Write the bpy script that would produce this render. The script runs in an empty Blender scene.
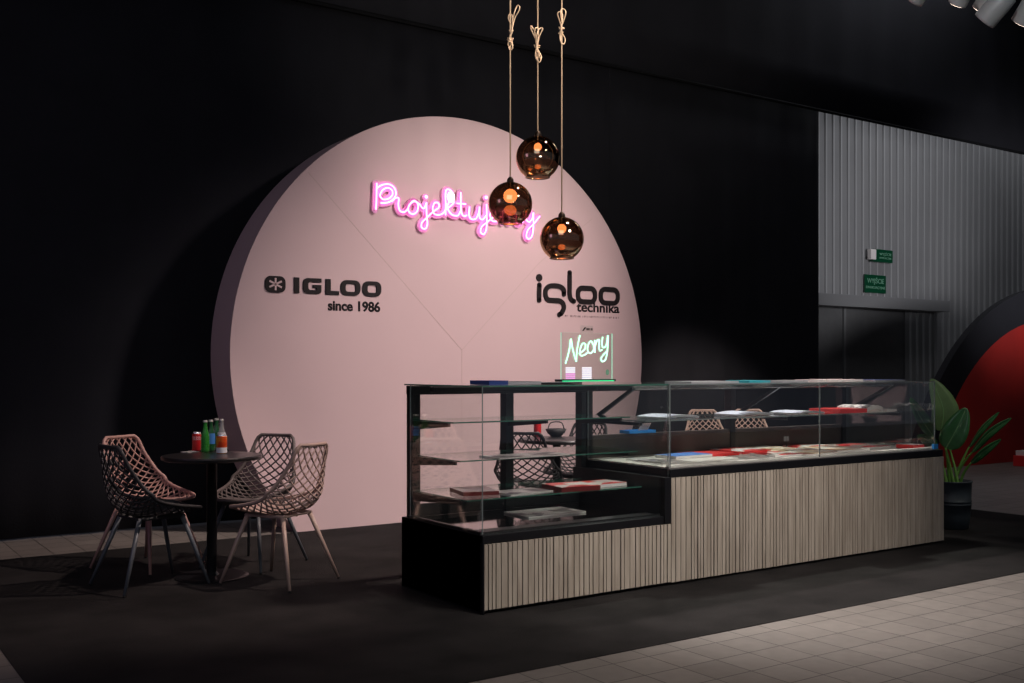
import bpy, bmesh, math, random
from mathutils import Vector, Matrix
random.seed(7)
SC = bpy.context.scene
COL = SC.collection
PI = math.pi

# ------------------------------------------------------------------ camera
F, EYE, HZ = 1046.0, 1.28, 370.0
YAW = math.atan2(716, 1046)                    # the view is turned 34.4 deg right of the room's depth axis
cam = bpy.data.objects.new('camera', bpy.data.cameras.new('camera'))
COL.objects.link(cam)
cam.data.sensor_fit = 'HORIZONTAL'
cam.data.sensor_width = 36.0
cam.data.lens = 36.0 * F / 1024.0
cam.data.shift_y = (HZ - 341.5) / 1024.0
cam.location = (0, 0, EYE)
cam.rotation_euler = (PI / 2, 0, -YAW)
cam.data.clip_start = 0.05
SC.camera = cam
FW = (math.sin(YAW), math.cos(YAW)); RT = (math.cos(YAW), -math.sin(YAW))

# ------------------------------------------------------------------ world, lights, exposure
w = bpy.data.worlds.new('hall'); SC.world = w; w.use_nodes = True
bg = w.node_tree.nodes['Background']
bg.inputs[0].default_value = (0.55, 0.6, 0.8, 1); bg.inputs[1].default_value = 0.045
vs = SC.view_settings
vs.view_transform = 'Standard'; vs.look = 'None'; vs.gamma = 1.0; vs.use_curve_mapping = False
vs.exposure = 0.85
try:
    SC.cycles.max_bounces = 12; SC.cycles.transparent_max_bounces = 24
    SC.cycles.sample_clamp_indirect = 4.0
except Exception: pass

def light(name, kind, loc, target, power, color, size=0.3, angle=60, blend=0.6, size_y=None):
    l = bpy.data.lights.new(name, kind); l.energy = power; l.color = color
    if kind == 'SPOT':
        l.spot_size = math.radians(angle); l.spot_blend = blend; l.shadow_soft_size = size
    elif kind == 'AREA':
        l.size = size
        if size_y: l.shape = 'RECTANGLE'; l.size_y = size_y
    else:
        l.shadow_soft_size = size
    o = bpy.data.objects.new(name, l); COL.objects.link(o); o.location = loc
    if target is not None:
        o.rotation_euler = (Vector(target) - Vector(loc)).to_track_quat('-Z', 'Y').to_euler()
    return o
WARM = (1.0, 0.85, 0.81)
light('panel_spot', 'SPOT', (6.6, 2.6, 5.2), (4.75, 7.75, 1.25), 1000, WARM, 0.35, 44, 1.0)
light('counter_spot', 'SPOT', (4.4, 1.3, 4.3), (4.6, 4.6, 0.35), 420, (1.0, 0.91, 0.85), 0.5, 54, 1.0)
light('counter_top_spot', 'SPOT', (5.9, 6.1, 4.5), (5.45, 5.0, 0.8), 520, (1.0, 0.93, 0.88), 0.1, 52, 0.6)
light('seating_spot', 'SPOT', (4.6, 4.4, 4.9), (2.2, 6.3, 0.5), 400, (1.0, 0.8, 0.72), 0.1, 42, 0.7)
light('aisle_spot', 'SPOT', (3.4, 1.5, 5.6), (3.1, 3.2, 0), 190, (1.0, 0.87, 0.79), 0.3, 40, 1.0)
light('plant_spot', 'SPOT', (8.4, 2.6, 4.4), (7.75, 4.95, 0.6), 70, (1.0, 0.95, 0.85), 0.1, 22, 1.0)  # unseen spot added to brighten the plant
light('pendant_spot', 'SPOT', (2.2, 1.4, 2.4), (4.2, 5.0, 3.7), 420, (1.0, 0.9, 0.8), 0.1, 46, 1.0)  # added low spot, out of view, that lights the cords and globes
light('gate_light', 'AREA', (17.0, 9.6, 7.3), (16.6, 10.9, 3.4), 90, (0.92, 0.94, 1.0), 14.0, size_y=0.6)  # unseen area light added behind the drape to fill the grey wall
light('gate_front_spot', 'SPOT', (12.5, 3.0, 2.5), (15.0, 11.0, 3.4), 560, (0.97, 0.96, 1.0), 0.6, 42, 0.9)  # second added fill for the grey wall, low and out of view
light('arch_spot', 'SPOT', (10.5, 5.0, 4.2), (12.8, 8.1, 1.0), 26, (1.0, 0.85, 0.8), 0.2, 34, 1.0)  # unseen spot added to light the arch's left part
light('lamp_body_spot', 'SPOT', (3.4, 2.2, 5.0), (7.75, 4.7, 4.25), 120, (0.9, 0.95, 1.0), 0.1, 18, 0.8)  # added so the silver spotlight housings read brighter; no such lamp in view
light('rear_seating_spot', 'SPOT', (6.4, 5.6, 3.6), (8.3, 8.1, 0.7), 420, (1.0, 0.85, 0.76), 0.1, 34, 0.8)  # unseen spot added to brighten the two chairs by the curtain
light('violet_wash', 'AREA', (-2.5, 5.5, 3.2), (2.6, 7.9, 1.2), 5, (0.85, 0.55, 1.0), 1.5)  # added purple fill from the left for the disc's side
light('hall_fill', 'AREA', (-1.5, -1.0, 6.2), (4.5, 6.0, 0.5), 42, (0.85, 0.9, 1.0), 4.0)

# ------------------------------------------------------------------ pixel helpers
def ray(u, v):
    k = (u - 512) / F
    return (FW[0] + k * RT[0], FW[1] + k * RT[1], (HZ - v) / F)
def on_y(u, v, Y):
    d = ray(u, v); t = Y / d[1]; return Vector((d[0] * t, Y, EYE + d[2] * t))
def on_x(u, v, X):
    d = ray(u, v); t = X / d[0]; return Vector((X, d[1] * t, EYE + d[2] * t))
def on_z(u, v, z=0.0):
    d = ray(u, v); t = (z - EYE) / d[2]; return Vector((d[0] * t, d[1] * t, z))
def at_depth(u, v, D):
    d = ray(u, v); return Vector((d[0] * D, d[1] * D, EYE + d[2] * D))

# ------------------------------------------------------------------ materials
def nmat(name):
    m = bpy.data.materials.new(name); m.use_nodes = True
    return m, m.node_tree.nodes, m.node_tree.links
def mat(name, col, rough=0.6, metal=0.0, bump=0.0, bscale=80.0, var=0.0, vscale=6.0, spec=0.5, alpha=1.0, coat=0.0, sheen=0.0):
    m, N, L = nmat(name); p = N['Principled BSDF']
    p.inputs['Base Color'].default_value = (*col, 1); p.inputs['Roughness'].default_value = rough
    p.inputs['Metallic'].default_value = metal; p.inputs['Specular IOR Level'].default_value = spec
    p.inputs['Alpha'].default_value = alpha; p.inputs['Coat Weight'].default_value = coat
    p.inputs['Sheen Weight'].default_value = sheen
    tc = N.new('ShaderNodeTexCoord')
    if var:
        n = N.new('ShaderNodeTexNoise'); n.inputs['Scale'].default_value = vscale; n.inputs['Detail'].default_value = 5
        L.new(tc.outputs['Object'], n.inputs['Vector'])
        r = N.new('ShaderNodeMapRange'); r.inputs[1].default_value = 0.3; r.inputs[2].default_value = 0.7
        r.inputs[3].default_value = 1 - var; r.inputs[4].default_value = 1 + var
        L.new(n.outputs['Fac'], r.inputs[0])
        mx = N.new('ShaderNodeVectorMath'); mx.operation = 'SCALE'; mx.inputs[0].default_value = col
        L.new(r.outputs[0], mx.inputs['Scale']); L.new(mx.outputs[0], p.inputs['Base Color'])
    if bump:
        n = N.new('ShaderNodeTexNoise'); n.inputs['Scale'].default_value = bscale; n.inputs['Detail'].default_value = 4
        L.new(tc.outputs['Object'], n.inputs['Vector'])
        b = N.new('ShaderNodeBump'); b.inputs['Strength'].default_value = bump; b.inputs['Distance'].default_value = 0.01
        L.new(n.outputs['Fac'], b.inputs['Height']); L.new(b.outputs[0], p.inputs['Normal'])
    return m
def emit(name, col, s):
    m, N, L = nmat(name); p = N['Principled BSDF']
    p.inputs['Base Color'].default_value = (*col, 1)
    p.inputs['Emission Color'].default_value = (*col, 1); p.inputs['Emission Strength'].default_value = s
    return m
def glass(name, tint, rcol=(1, 1, 1), ior=1.5, add=0.0, rough=0.0):
    """thin pane: clear tinted glass that reflects by Fresnel"""
    m, N, L = nmat(name); N.remove(N['Principled BSDF'])
    t = N.new('ShaderNodeBsdfTransparent'); t.inputs[0].default_value = (*tint, 1)
    g = N.new('ShaderNodeBsdfGlossy'); g.inputs[0].default_value = (*rcol, 1); g.inputs['Roughness'].default_value = rough
    lw = N.new('ShaderNodeLayerWeight'); lw.inputs[0].default_value = 0.5
    pw = N.new('ShaderNodeMath'); pw.operation = 'POWER'; pw.inputs[1].default_value = 4.6
    L.new(lw.outputs['Facing'], pw.inputs[0])
    f = N.new('ShaderNodeMath'); f.operation = 'MULTIPLY'; f.inputs[1].default_value = 0.9
    L.new(pw.outputs[0], f.inputs[0])
    r0 = ((ior - 1) / (ior + 1)) ** 2
    a = N.new('ShaderNodeMath'); a.operation = 'ADD'; a.use_clamp = True; a.inputs[1].default_value = add + r0
    x = N.new('ShaderNodeMixShader')
    L.new(f.outputs[0], a.inputs[0]); L.new(a.outputs[0], x.inputs[0]); L.new(t.outputs[0], x.inputs[1]); L.new(g.outputs[0], x.inputs[2])
    L.new(x.outputs[0], N['Material Output'].inputs[0])
    return m
def mix_pattern(name, cols, scale, kind='noise', rough=0.35, stretch=(1, 1, 1)):
    """printed paper: blocks of colour"""
    m, N, L = nmat(name); p = N['Principled BSDF']; p.inputs['Roughness'].default_value = rough
    tc = N.new('ShaderNodeTexCoord'); mp = N.new('ShaderNodeMapping'); mp.inputs['Scale'].default_value = stretch
    L.new(tc.outputs['Object'], mp.inputs[0])
    if kind == 'noise':
        t = N.new('ShaderNodeTexNoise'); t.inputs['Scale'].default_value = scale; out = t.outputs['Fac']
    else:
        t = N.new('ShaderNodeTexVoronoi'); t.inputs['Scale'].default_value = scale; t.distance = 'CHEBYCHEV'
        s = N.new('ShaderNodeSeparateColor'); L.new(t.outputs['Color'], s.inputs[0]); out = s.outputs[0]
    L.new(mp.outputs[0], t.inputs['Vector'])
    r = N.new('ShaderNodeValToRGB'); r.color_ramp.interpolation = 'CONSTANT'
    el = r.color_ramp.elements
    while len(el) < len(cols): el.new(0.5)
    lo, hi = (0.36, 0.64) if kind == 'noise' else (0.0, 1.0)
    for i, c in enumerate(cols):
        el[i].position = 0 if i == 0 else lo + (hi - lo) * i / len(cols); el[i].color = (*c, 1)
    L.new(out, r.inputs[0]); L.new(r.outputs[0], p.inputs['Base Color'])
    return m

def tile_material():
    m, N, L = nmat('floor_tiles'); p = N['Principled BSDF']
    tc = N.new('ShaderNodeTexCoord'); mp = N.new('ShaderNodeMapping')
    mp.inputs['Location'].default_value = (-3.56, -3.095, 0)
    mp.vector_type = 'POINT'
    L.new(tc.outputs['Object'], mp.inputs[0])
    b = N.new('ShaderNodeTexBrick'); b.offset = 0.0; b.squash = 1.0
    b.inputs['Scale'].default_value = 1.0; b.inputs['Mortar Size'].default_value = 0.0032; b.inputs['Mortar Smooth'].default_value = 0.3
    b.inputs['Brick Width'].default_value = 0.208; b.inputs['Row Height'].default_value = 0.208; b.inputs['Bias'].default_value = 0
    b.inputs['Color1'].default_value = (0.235, 0.205, 0.185, 1); b.inputs['Color2'].default_value = (0.285, 0.25, 0.225, 1)
    b.inputs['Mortar'].default_value = (0.03, 0.026, 0.024, 1)
    L.new(mp.outputs[0], b.inputs['Vector'])
    n = N.new('ShaderNodeTexNoise'); n.inputs['Scale'].default_value = 14; n.inputs['Detail'].default_value = 6
    L.new(tc.outputs['Object'], n.inputs['Vector'])
    mx = N.new('ShaderNodeMix'); mx.data_type = 'RGBA'; mx.blend_type = 'MULTIPLY'; mx.inputs[0].default_value = 0.45
    L.new(b.outputs['Color'], mx.inputs[6]); L.new(n.outputs['Color'], mx.inputs[7]); 
    bw = N.new('ShaderNodeRGBToBW'); L.new(n.outputs['Color'], bw.inputs[0]); L.new(bw.outputs[0], mx.inputs[7])
    L.new(mx.outputs[2], p.inputs['Base Color']); p.inputs['Roughness'].default_value = 0.48
    bu = N.new('ShaderNodeBump'); bu.inputs['Strength'].default_value = 0.4; bu.inputs['Distance'].default_value = 0.003; bu.invert = True
    L.new(b.outputs['Fac'], bu.inputs['Height']); L.new(bu.outputs[0], p.inputs['Normal'])
    return m
def wood_material():
    m, N, L = nmat('ash_slats'); p = N['Principled BSDF']
    tc = N.new('ShaderNodeTexCoord'); mp = N.new('ShaderNodeMapping'); mp.inputs['Scale'].default_value = (34, 34, 3)
    L.new(tc.outputs['Object'], mp.inputs[0])
    n = N.new('ShaderNodeTexNoise'); n.inputs['Scale'].default_value = 1.0; n.inputs['Detail'].default_value = 6; n.inputs['Distortion'].default_value = 0.4
    L.new(mp.outputs[0], n.inputs['Vector'])
    r = N.new('ShaderNodeValToRGB'); e = r.color_ramp.elements
    e[0].position = 0.3; e[0].color = (0.36, 0.30, 0.24, 1); e[1].position = 0.7; e[1].color = (0.55, 0.475, 0.39, 1)
    L.new(n.outputs['Fac'], r.inputs[0]); L.new(r.outputs[0], p.inputs['Base Color']); p.inputs['Roughness'].default_value = 0.6
    return m
def grille_material():
    m, N, L = nmat('perforated_steel'); p = N['Principled BSDF']
    p.inputs['Metallic'].default_value = 0.8; p.inputs['Roughness'].default_value = 0.35
    tc = N.new('ShaderNodeTexCoord'); t = N.new('ShaderNodeTexVoronoi'); t.inputs['Scale'].default_value = 62; t.inputs['Randomness'].default_value = 0
    L.new(tc.outputs['Object'], t.inputs['Vector'])
    r = N.new('ShaderNodeValToRGB'); e = r.color_ramp.elements; r.color_ramp.interpolation = 'CONSTANT'
    e[0].color = (0.005, 0.005, 0.005, 1); e[1].position = 0.42; e[1].color = (0.25, 0.25, 0.26, 1)
    L.new(t.outputs['Distance'], r.inputs[0]); L.new(r.outputs[0], p.inputs['Base Color'])
    return m

M = dict(
    tiles=tile_material(), slats=wood_material(), grille=grille_material(),
    carpet=mat('charcoal_carpet', (0.0205, 0.0185, 0.0182), 0.95, bump=0.6, bscale=260, var=0.35, vscale=3, spec=0.15),
    drape=mat('black_drape', (0.017, 0.017, 0.021), 0.9, bump=0.15, bscale=60, var=0.12, vscale=2, spec=0.15),
    ceiling=mat('black_ceiling', (0.008, 0.008, 0.009), 0.9, spec=0.1),
    pink=mat('pale_pink_board', (0.63, 0.455, 0.46), 0.65, bump=0.03, bscale=30, var=0.02, vscale=1.5, spec=0.25),
    seam=mat('board_seam', (0.56, 0.41, 0.395), 0.7),
    black=mat('black_lacquer', (0.007, 0.007, 0.009), 0.4, spec=0.35),
    blackmetal=mat('black_metal', (0.012, 0.012, 0.014), 0.35, metal=0.2, var=0.1, vscale=20),
    print_=mat('black_vinyl', (0.012, 0.008, 0.009), 0.6, spec=0.2),
    print_grey=mat('grey_vinyl', (0.2, 0.12, 0.12), 0.6),
    steel=mat('brushed_steel', (0.55, 0.52, 0.5), 0.25, metal=0.85, bump=0.02, bscale=120),
    steel_lip=mat('pale_steel_lip', (0.72, 0.66, 0.62), 0.35),
    deck=mat('polished_dark_deck', (0.55, 0.52, 0.52), 0.06, metal=1.0),
    ledge=mat('smoked_upstand', (0.06, 0.045, 0.04), 0.3, var=0.1),
    glass=glass('clear_glass', (0.965, 0.985, 0.975), add=0.035),
    glass_shelf=glass('shelf_glass', (0.93, 0.965, 0.95)),
    glass_edge=mat('green_glass_edge', (0.05, 0.16, 0.12), 0.15, alpha=0.85, coat=0.3),
    glass_line=mat('polished_glass_edge', (0.2, 0.23, 0.23), 0.2, alpha=0.75),
    chair_black=mat('black_polypropylene', (0.035, 0.032, 0.034), 0.5, spec=0.4),
    chair_taupe=mat('taupe_polypropylene', (0.13, 0.105, 0.1), 0.5),
    chair_tan=mat('sand_polypropylene', (0.48, 0.33, 0.28), 0.5),
    chair_pink=mat('blush_polypropylene', (0.52, 0.3, 0.26), 0.5),
    leg_grey=mat('slate_painted_leg', (0.11, 0.12, 0.135), 0.4),
    leg_tan=mat('sand_painted_leg', (0.5, 0.35, 0.29), 0.4),
    leg_pink=mat('blush_painted_leg', (0.48, 0.28, 0.24), 0.4),
    rubber=mat('rubber', (0.01, 0.01, 0.01), 0.8),
    table=mat('black_table_laminate', (0.02, 0.018, 0.019), 0.3, var=0.2, vscale=30),
    neon=emit('pink_neon_tube', (1.0, 0.26, 0.72), 2.6),
    neon_back=mat('pink_acrylic_contour', (0.85, 0.42, 0.68), 0.3, coat=0.5, alpha=0.6),
    neon_green=emit('mint_neon_tube', (0.36, 0.95, 0.62), 1.2),
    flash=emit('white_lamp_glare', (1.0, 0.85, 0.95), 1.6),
    led=emit('green_led_strip', (0.02, 0.8, 0.3), 0.35),
    bulb=emit('warm_bulb', (1.0, 0.36, 0.13), 4.2),
    globe=glass('smoked_copper_glass', (0.27, 0.18, 0.13), (1.0, 0.74, 0.48), 1.5, 0.27, 0.03),
    socket=mat('dark_bronze_socket', (0.05, 0.035, 0.025), 0.35, metal=0.9),
    jute=mat('jute_cord', (0.62, 0.45, 0.3), 0.9, bump=0.5, bscale=300),
    silver=mat('satin_silver_housing', (0.5, 0.5, 0.48), 0.5, metal=0.15),
    lens=emit('lamp_lens', (1.0, 0.8, 0.65), 3.0),
    green_sign=mat('green_sign_plate', (0.0, 0.055, 0.022), 0.4),
    green_print=mat('pale_green_print', (0.16, 0.36, 0.24), 0.5),
    steelwall=mat('grey_corrugated_sheet', (0.235, 0.235, 0.24), 0.55, metal=0.1, var=0.06, vscale=1.2, bump=0.03),
    steelrib=mat('pale_rib_sheet', (0.36, 0.36, 0.365), 0.5, metal=0.1),
    flash_sheet=mat('grey_flashing', (0.2, 0.2, 0.205), 0.5),
    doorgrey=mat('dark_grey_door', (0.12, 0.12, 0.122), 0.5, var=0.08),
    red_fabric=mat('red_stretched_fabric', (0.36, 0.012, 0.008), 0.7, var=0.25, vscale=1.2, bump=0.3, bscale=3),
    pot=mat('dark_slate_pot', (0.035, 0.045, 0.052), 0.5, var=0.2, vscale=8, bump=0.15, bscale=20),
    soil=mat('potting_soil', (0.02, 0.014, 0.01), 0.95, bump=0.8, bscale=60),
    leaf=mat('green_leaf', (0.04, 0.16, 0.045), 0.4, var=0.25, vscale=14, coat=0.2),
    leaf_pale=mat('pale_green_leaf', (0.13, 0.22, 0.08), 0.45, var=0.15, vscale=10),
    stem=mat('green_stalk', (0.17, 0.36, 0.06), 0.45),
    rib=mat('leaf_midrib', (0.2, 0.38, 0.14), 0.45),
    paper=mat('white_paper', (0.75, 0.7, 0.68), 0.5), paper_blue=mat('cool_white_paper', (0.74, 0.76, 0.92), 0.4),
    bottle_green=mat('green_bottle_glass', (0.03, 0.26, 0.03), 0.1, alpha=0.8, coat=0.6),
    bottle_dark=mat('dark_green_bottle_glass', (0.015, 0.1, 0.03), 0.1, alpha=0.85, coat=0.6),
    bottle_clear=mat('clear_bottle_glass', (0.42, 0.42, 0.42), 0.08, alpha=0.5, coat=0.6),
    label_blue=mat('blue_bottle_label', (0.05, 0.2, 0.55), 0.5), label_white=mat('white_bottle_label', (0.75, 0.75, 0.78), 0.5),
    cap=mat('silver_bottle_cap', (0.75, 0.72, 0.65), 0.3, metal=0.7),
    can_red=mat('red_can_paint', (0.62, 0.015, 0.02), 0.3, coat=0.4),
    can_silver=mat('can_aluminium', (0.7, 0.7, 0.7), 0.25, metal=0.9),
    can_orange=mix_pattern('orange_red_can_print', [(0.7, 0.06, 0.01), (0.75, 0.12, 0.02), (0.8, 0.3, 0.03)], 22, 'noise'),
    blue_plastic=mat('blue_plastic', (0.03, 0.3, 0.75), 0.4),
    blue_card=mat('blue_card', (0.08, 0.22, 0.62), 0.4), red_card=mat('red_card', (0.7, 0.03, 0.03), 0.4), teal_card=mat('teal_card', (0.02, 0.3, 0.36), 0.4),
    navy_card=mat('navy_card', (0.02, 0.05, 0.22), 0.4), maroon_card=mat('maroon_card', (0.16, 0.015, 0.015), 0.45),
    cream_card=mat('cream_card', (0.8, 0.66, 0.5), 0.45), grey_card=mat('grey_card', (0.3, 0.3, 0.32), 0.4),
    pic_red=mix_pattern('red_white_cover', [(0.78, 0.72, 0.7), (0.75, 0.05, 0.05), (0.8, 0.74, 0.7), (0.5, 0.03, 0.03)], 9, 'vor'),
    pic_cream=mix_pattern('cream_photo_cover', [(0.85, 0.7, 0.52), (0.8, 0.74, 0.68), (0.7, 0.5, 0.32), (0.85, 0.8, 0.74), (0.45, 0.2, 0.12)], 14, 'vor'),
    pic_grey=mix_pattern('grey_photo_cover', [(0.1, 0.1, 0.11), (0.6, 0.56, 0.56), (0.75, 0.7, 0.7), (0.3, 0.28, 0.28)], 10, 'vor'),
    pic_pink=mix_pattern('pale_pink_cover', [(0.75, 0.6, 0.6), (0.6, 0.4, 0.42), (0.8, 0.68, 0.68)], 7, 'vor'),
    pic_stripe=mix_pattern('striped_price_list', [(0.8, 0.75, 0.75), (0.1, 0.08, 0.1), (0.8, 0.72, 0.72), (0.75, 0.7, 0.7)], 30, 'noise', stretch=(0.15, 1, 1)),
    box_wood=mat('pink_pencil_paint', (0.6, 0.42, 0.36), 0.5),
    lilac_card=emit('lit_lilac_card', (0.8, 0.35, 0.75), 0.3), white_card=emit('lit_white_card', (0.8, 0.8, 0.9), 0.4),  # glow put into the cards so they look lit; they are no lamps
    acrylic=glass('clear_acrylic', (0.95, 0.98, 0.96), ior=1.45),
    acrylic_edge=emit('lit_acrylic_edge', (0.3, 0.85, 0.6), 0.55),  # emission painted on the cut edges so the plate looks lit
)

# ------------------------------------------------------------------ object helpers
def link(name, me, parent=None):
    o = bpy.data.objects.new(name, me); COL.objects.link(o)
    if parent: o.parent = parent
    return o
def obj(name, bm, mats, parent=None, smooth=False, bevel=0.0):
    me = bpy.data.meshes.new(name)
    bmesh.ops.recalc_face_normals(bm, faces=bm.faces[:])
    bm.to_mesh(me); bm.free()
    for m in (mats if isinstance(mats, (list, tuple)) else [mats]): me.materials.append(m)
    if smooth:
        for p in me.polygons: p.use_smooth = True
    o = link(name, me, parent)
    if bevel:
        b = o.modifiers.new('bevel', 'BEVEL'); b.width = bevel; b.segments = 2; b.limit_method = 'ANGLE'
    return o
def tag(o, label, cat, group=None, kind=None):
    o['label'] = label; o['category'] = cat
    if group: o['group'] = group
    if kind: o['kind'] = kind
    return o
def struct(o): o['kind'] = 'structure'; return o
def thing(name, loc, label, cat, group=None, rz=0):
    o = bpy.data.objects.new(name, None); COL.objects.link(o); o.empty_display_size = 0.1
    o.location = loc; o.rotation_euler = (0, 0, rz)
    return tag(o, label, cat, group)
def dup(root, loc, rz, label=None, group=None):
    r = root.copy(); COL.objects.link(r); r.location = loc; r.rotation_euler = (0, 0, rz)
    if label: r['label'] = label
    if group: r['group'] = group
    for ch in list(root.children):
        c = ch.copy(); COL.objects.link(c); c.parent = r
        for g in list(ch.children):
            d = g.copy(); COL.objects.link(d); d.parent = c
    return r
def B(): return bmesh.new()
def box(bm, x0, x1, y0, y1, z0, z1, mi=0, mtx=None):
    v = [bm.verts.new((x, y, z)) for x in (x0, x1) for y in (y0, y1) for z in (z0, z1)]
    fs = []
    for q in ((0, 1, 3, 2), (4, 6, 7, 5), (0, 4, 5, 1), (2, 3, 7, 6), (0, 2, 6, 4), (1, 5, 7, 3)):
        f = bm.faces.new([v[i] for i in q]); f.material_index = mi; fs.append(f)
    if mtx is not None:
        for a in v: a.co = mtx @ a.co
    return fs
def tube(bm, pts, r, closed=False, n=6, flat=1.0, mi=0, caps=True):
    """round tube along points; r number or list"""
    pts = [Vector(p) for p in pts]; N_ = len(pts)
    if not isinstance(r, (list, tuple)): r = [r] * N_
    rings = []; prev = None
    for i, p in enumerate(pts):
        a = pts[(i - 1) % N_] if (closed or i > 0) else p
        b = pts[(i + 1) % N_] if (closed or i < N_ - 1) else p
        t = (b - a)
        t = t.normalized() if t.length > 1e-9 else Vector((0, 0, 1))
        if prev is None:
            up = Vector((0, 0, 1)) if abs(t.z) < 0.9 else Vector((0, 1, 0))
            nx = t.cross(up).normalized()
        else:
            nx = (prev - t * prev.dot(t))
            nx = nx.normalized() if nx.length > 1e-6 else t.orthogonal().normalized()
        prev = nx; ny = t.cross(nx)
        rings.append([bm.verts.new(p + nx * math.cos(2 * PI * k / n) * r[i] + ny * math.sin(2 * PI * k / n) * r[i] * flat) for k in range(n)])
    for i in range(N_ if closed else N_ - 1):
        A, C_ = rings[i], rings[(i + 1) % N_]
        for k in range(n):
            f = bm.faces.new((A[k], A[(k + 1) % n], C_[(k + 1) % n], C_[k])); f.material_index = mi
    if not closed and caps:
        for R_ in (rings[0], rings[-1]):
            f = bm.faces.new(R_); f.material_index = mi
def lathe(bm, prof, n=32, cx=0, cy=0, mi=0, mis=None):
    rings = []
    for r, z in prof:
        if r < 1e-6: rings.append([bm.verts.new((cx, cy, z))])
        else: rings.append([bm.verts.new((cx + r * math.cos(2 * PI * k / n), cy + r * math.sin(2 * PI * k / n), z)) for k in range(n)])
    for i in range(len(rings) - 1):
        A, C_ = rings[i], rings[i + 1]; m_ = mis[i] if mis else mi
        for k in range(n):
            k2 = (k + 1) % n
            if len(A) == 1 and len(C_) == 1: continue
            if len(A) == 1: f = bm.faces.new((A[0], C_[k2], C_[k]))
            elif len(C_) == 1: f = bm.faces.new((A[k], A[k2], C_[0]))
            else: f = bm.faces.new((A[k], A[k2], C_[k2], C_[k]))
            f.material_index = m_
def smooth_pts(P, k=6, closed=False):
    """Catmull-Rom through points"""
    P = [Vector(p) for p in P]; n = len(P); out = []
    for i in range(n if closed else n - 1):
        if closed: a, b, c, d = P[(i - 1) % n], P[i], P[(i + 1) % n], P[(i + 2) % n]
        else: a, b, c, d = P[max(i - 1, 0)], P[i], P[i + 1], P[min(i + 2, n - 1)]
        for j in range(k):
            t = j / k
            out.append(0.5 * ((2 * b) + (c - a) * t + (2 * a - 5 * b + 4 * c - d) * t * t + (3 * b - 3 * c + d - a) * t ** 3))
    if not closed: out.append(P[-1])
    return out
def ribbon(bm, pts, width, y0, y1, closed=False, mi=0):
    """flat stroke in an XZ plane, extruded from y0 (front) to y1; pts are (x,z)"""
    P = [Vector((p[0], p[1])) for p in pts]; n = len(P); L_, R_ = [], []
    for i, p in enumerate(P):
        a = P[(i - 1) % n] if (closed or i > 0) else p
        b = P[(i + 1) % n] if (closed or i < n - 1) else p
        d1 = (p - a); d2 = (b - p)
        if d1.length < 1e-9: d1 = d2
        if d2.length < 1e-9: d2 = d1
        d1 = d1.normalized(); d2 = d2.normalized(); t = (d1 + d2)
        t = t.normalized() if t.length > 1e-6 else d1
        nn = Vector((-t.y, t.x)); m_ = nn.dot(Vector((-d1.y, d1.x))); h = width / 2 / max(m_, 0.5)
        L_.append(p + nn * h); R_.append(p - nn * h)
    rings = []
    for l, r in zip(L_, R_):
        rings.append([bm.verts.new((l.x, y0, l.y)), bm.verts.new((r.x, y0, r.y)), bm.verts.new((r.x, y1, r.y)), bm.verts.new((l.x, y1, l.y))])
    for i in range(n if closed else n - 1):
        A, C_ = rings[i], rings[(i + 1) % n]
        for k in range(4):
            f = bm.faces.new((A[k], A[(k + 1) % 4], C_[(k + 1) % 4], C_[k])); f.material_index = mi
    if not closed:
        for R2 in (rings[0], rings[-1]):
            f = bm.faces.new(R2); f.material_index = mi
def disc_xz(bm, cx, cz, rx, y0, y1, rz=None, n=20, mi=0):
    rz = rz or rx
    a = [bm.verts.new((cx + rx * math.cos(2 * PI * k / n), y0, cz + rz * math.sin(2 * PI * k / n))) for k in range(n)]
    b = [bm.verts.new((v.co.x, y1, v.co.z)) for v in a]
    bm.faces.new(a).material_index = mi; bm.faces.new(b).material_index = mi
    for k in range(n): bm.faces.new((a[k], a[(k + 1) % n], b[(k + 1) % n], b[k])).material_index = mi
def rrect(cx, cz, hx, hz, r, k=6):
    out = []
    for sx, sz, a0 in ((1, 1, 0), (-1, 1, 90), (-1, -1, 180), (1, -1, 270)):
        for j in range(k + 1):
            a = math.radians(a0 + 90 * j / k)
            out.append((cx + sx * (hx - r) + r * math.cos(a), cz + sz * (hz - r) + r * math.sin(a)))
    return out
def poly_xz(bm, pts, y0, y1, mi=0):
    a = [bm.verts.new((x, y0, z)) for x, z in pts]; b = [bm.verts.new((x, y1, z)) for x, z in pts]; n = len(a)
    bm.faces.new(a).material_index = mi; bm.faces.new(b[::-1]).material_index = mi
    for k in range(n): bm.faces.new((a[k], b[k], b[(k + 1) % n], a[(k + 1) % n])).material_index = mi
def text(name, body, size, loc, rot, m, parent=None, bold=0.0, width=None, height=None, ext=0.001, shear=0.0):
    c = bpy.data.curves.new(name, 'FONT'); c.body = body; c.size = size; c.extrude = ext; c.shear = shear; c.bevel_depth = bold; c.bevel_resolution = 0
    t = bpy.data.objects.new(name, c); COL.objects.link(t)
    dg = bpy.context.evaluated_depsgraph_get(); me = bpy.data.meshes.new_from_object(t.evaluated_get(dg))
    bpy.data.objects.remove(t)
    xs = [v.co.x for v in me.vertices]; ys = [v.co.y for v in me.vertices]
    x0, x1, y0, y1 = min(xs), max(xs), min(ys), max(ys)
    sx = width / (x1 - x0) if width else 1; sy = height / (y1 - y0) if height else (sx if width else 1)
    for v in me.vertices: v.co.x = (v.co.x - x0) * sx; v.co.y = (v.co.y - y0) * sy
    me.materials.clear(); me.materials.append(m); me.name = name
    o = link(name, me, parent); o.location = loc; o.rotation_euler = rot
    return o

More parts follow.
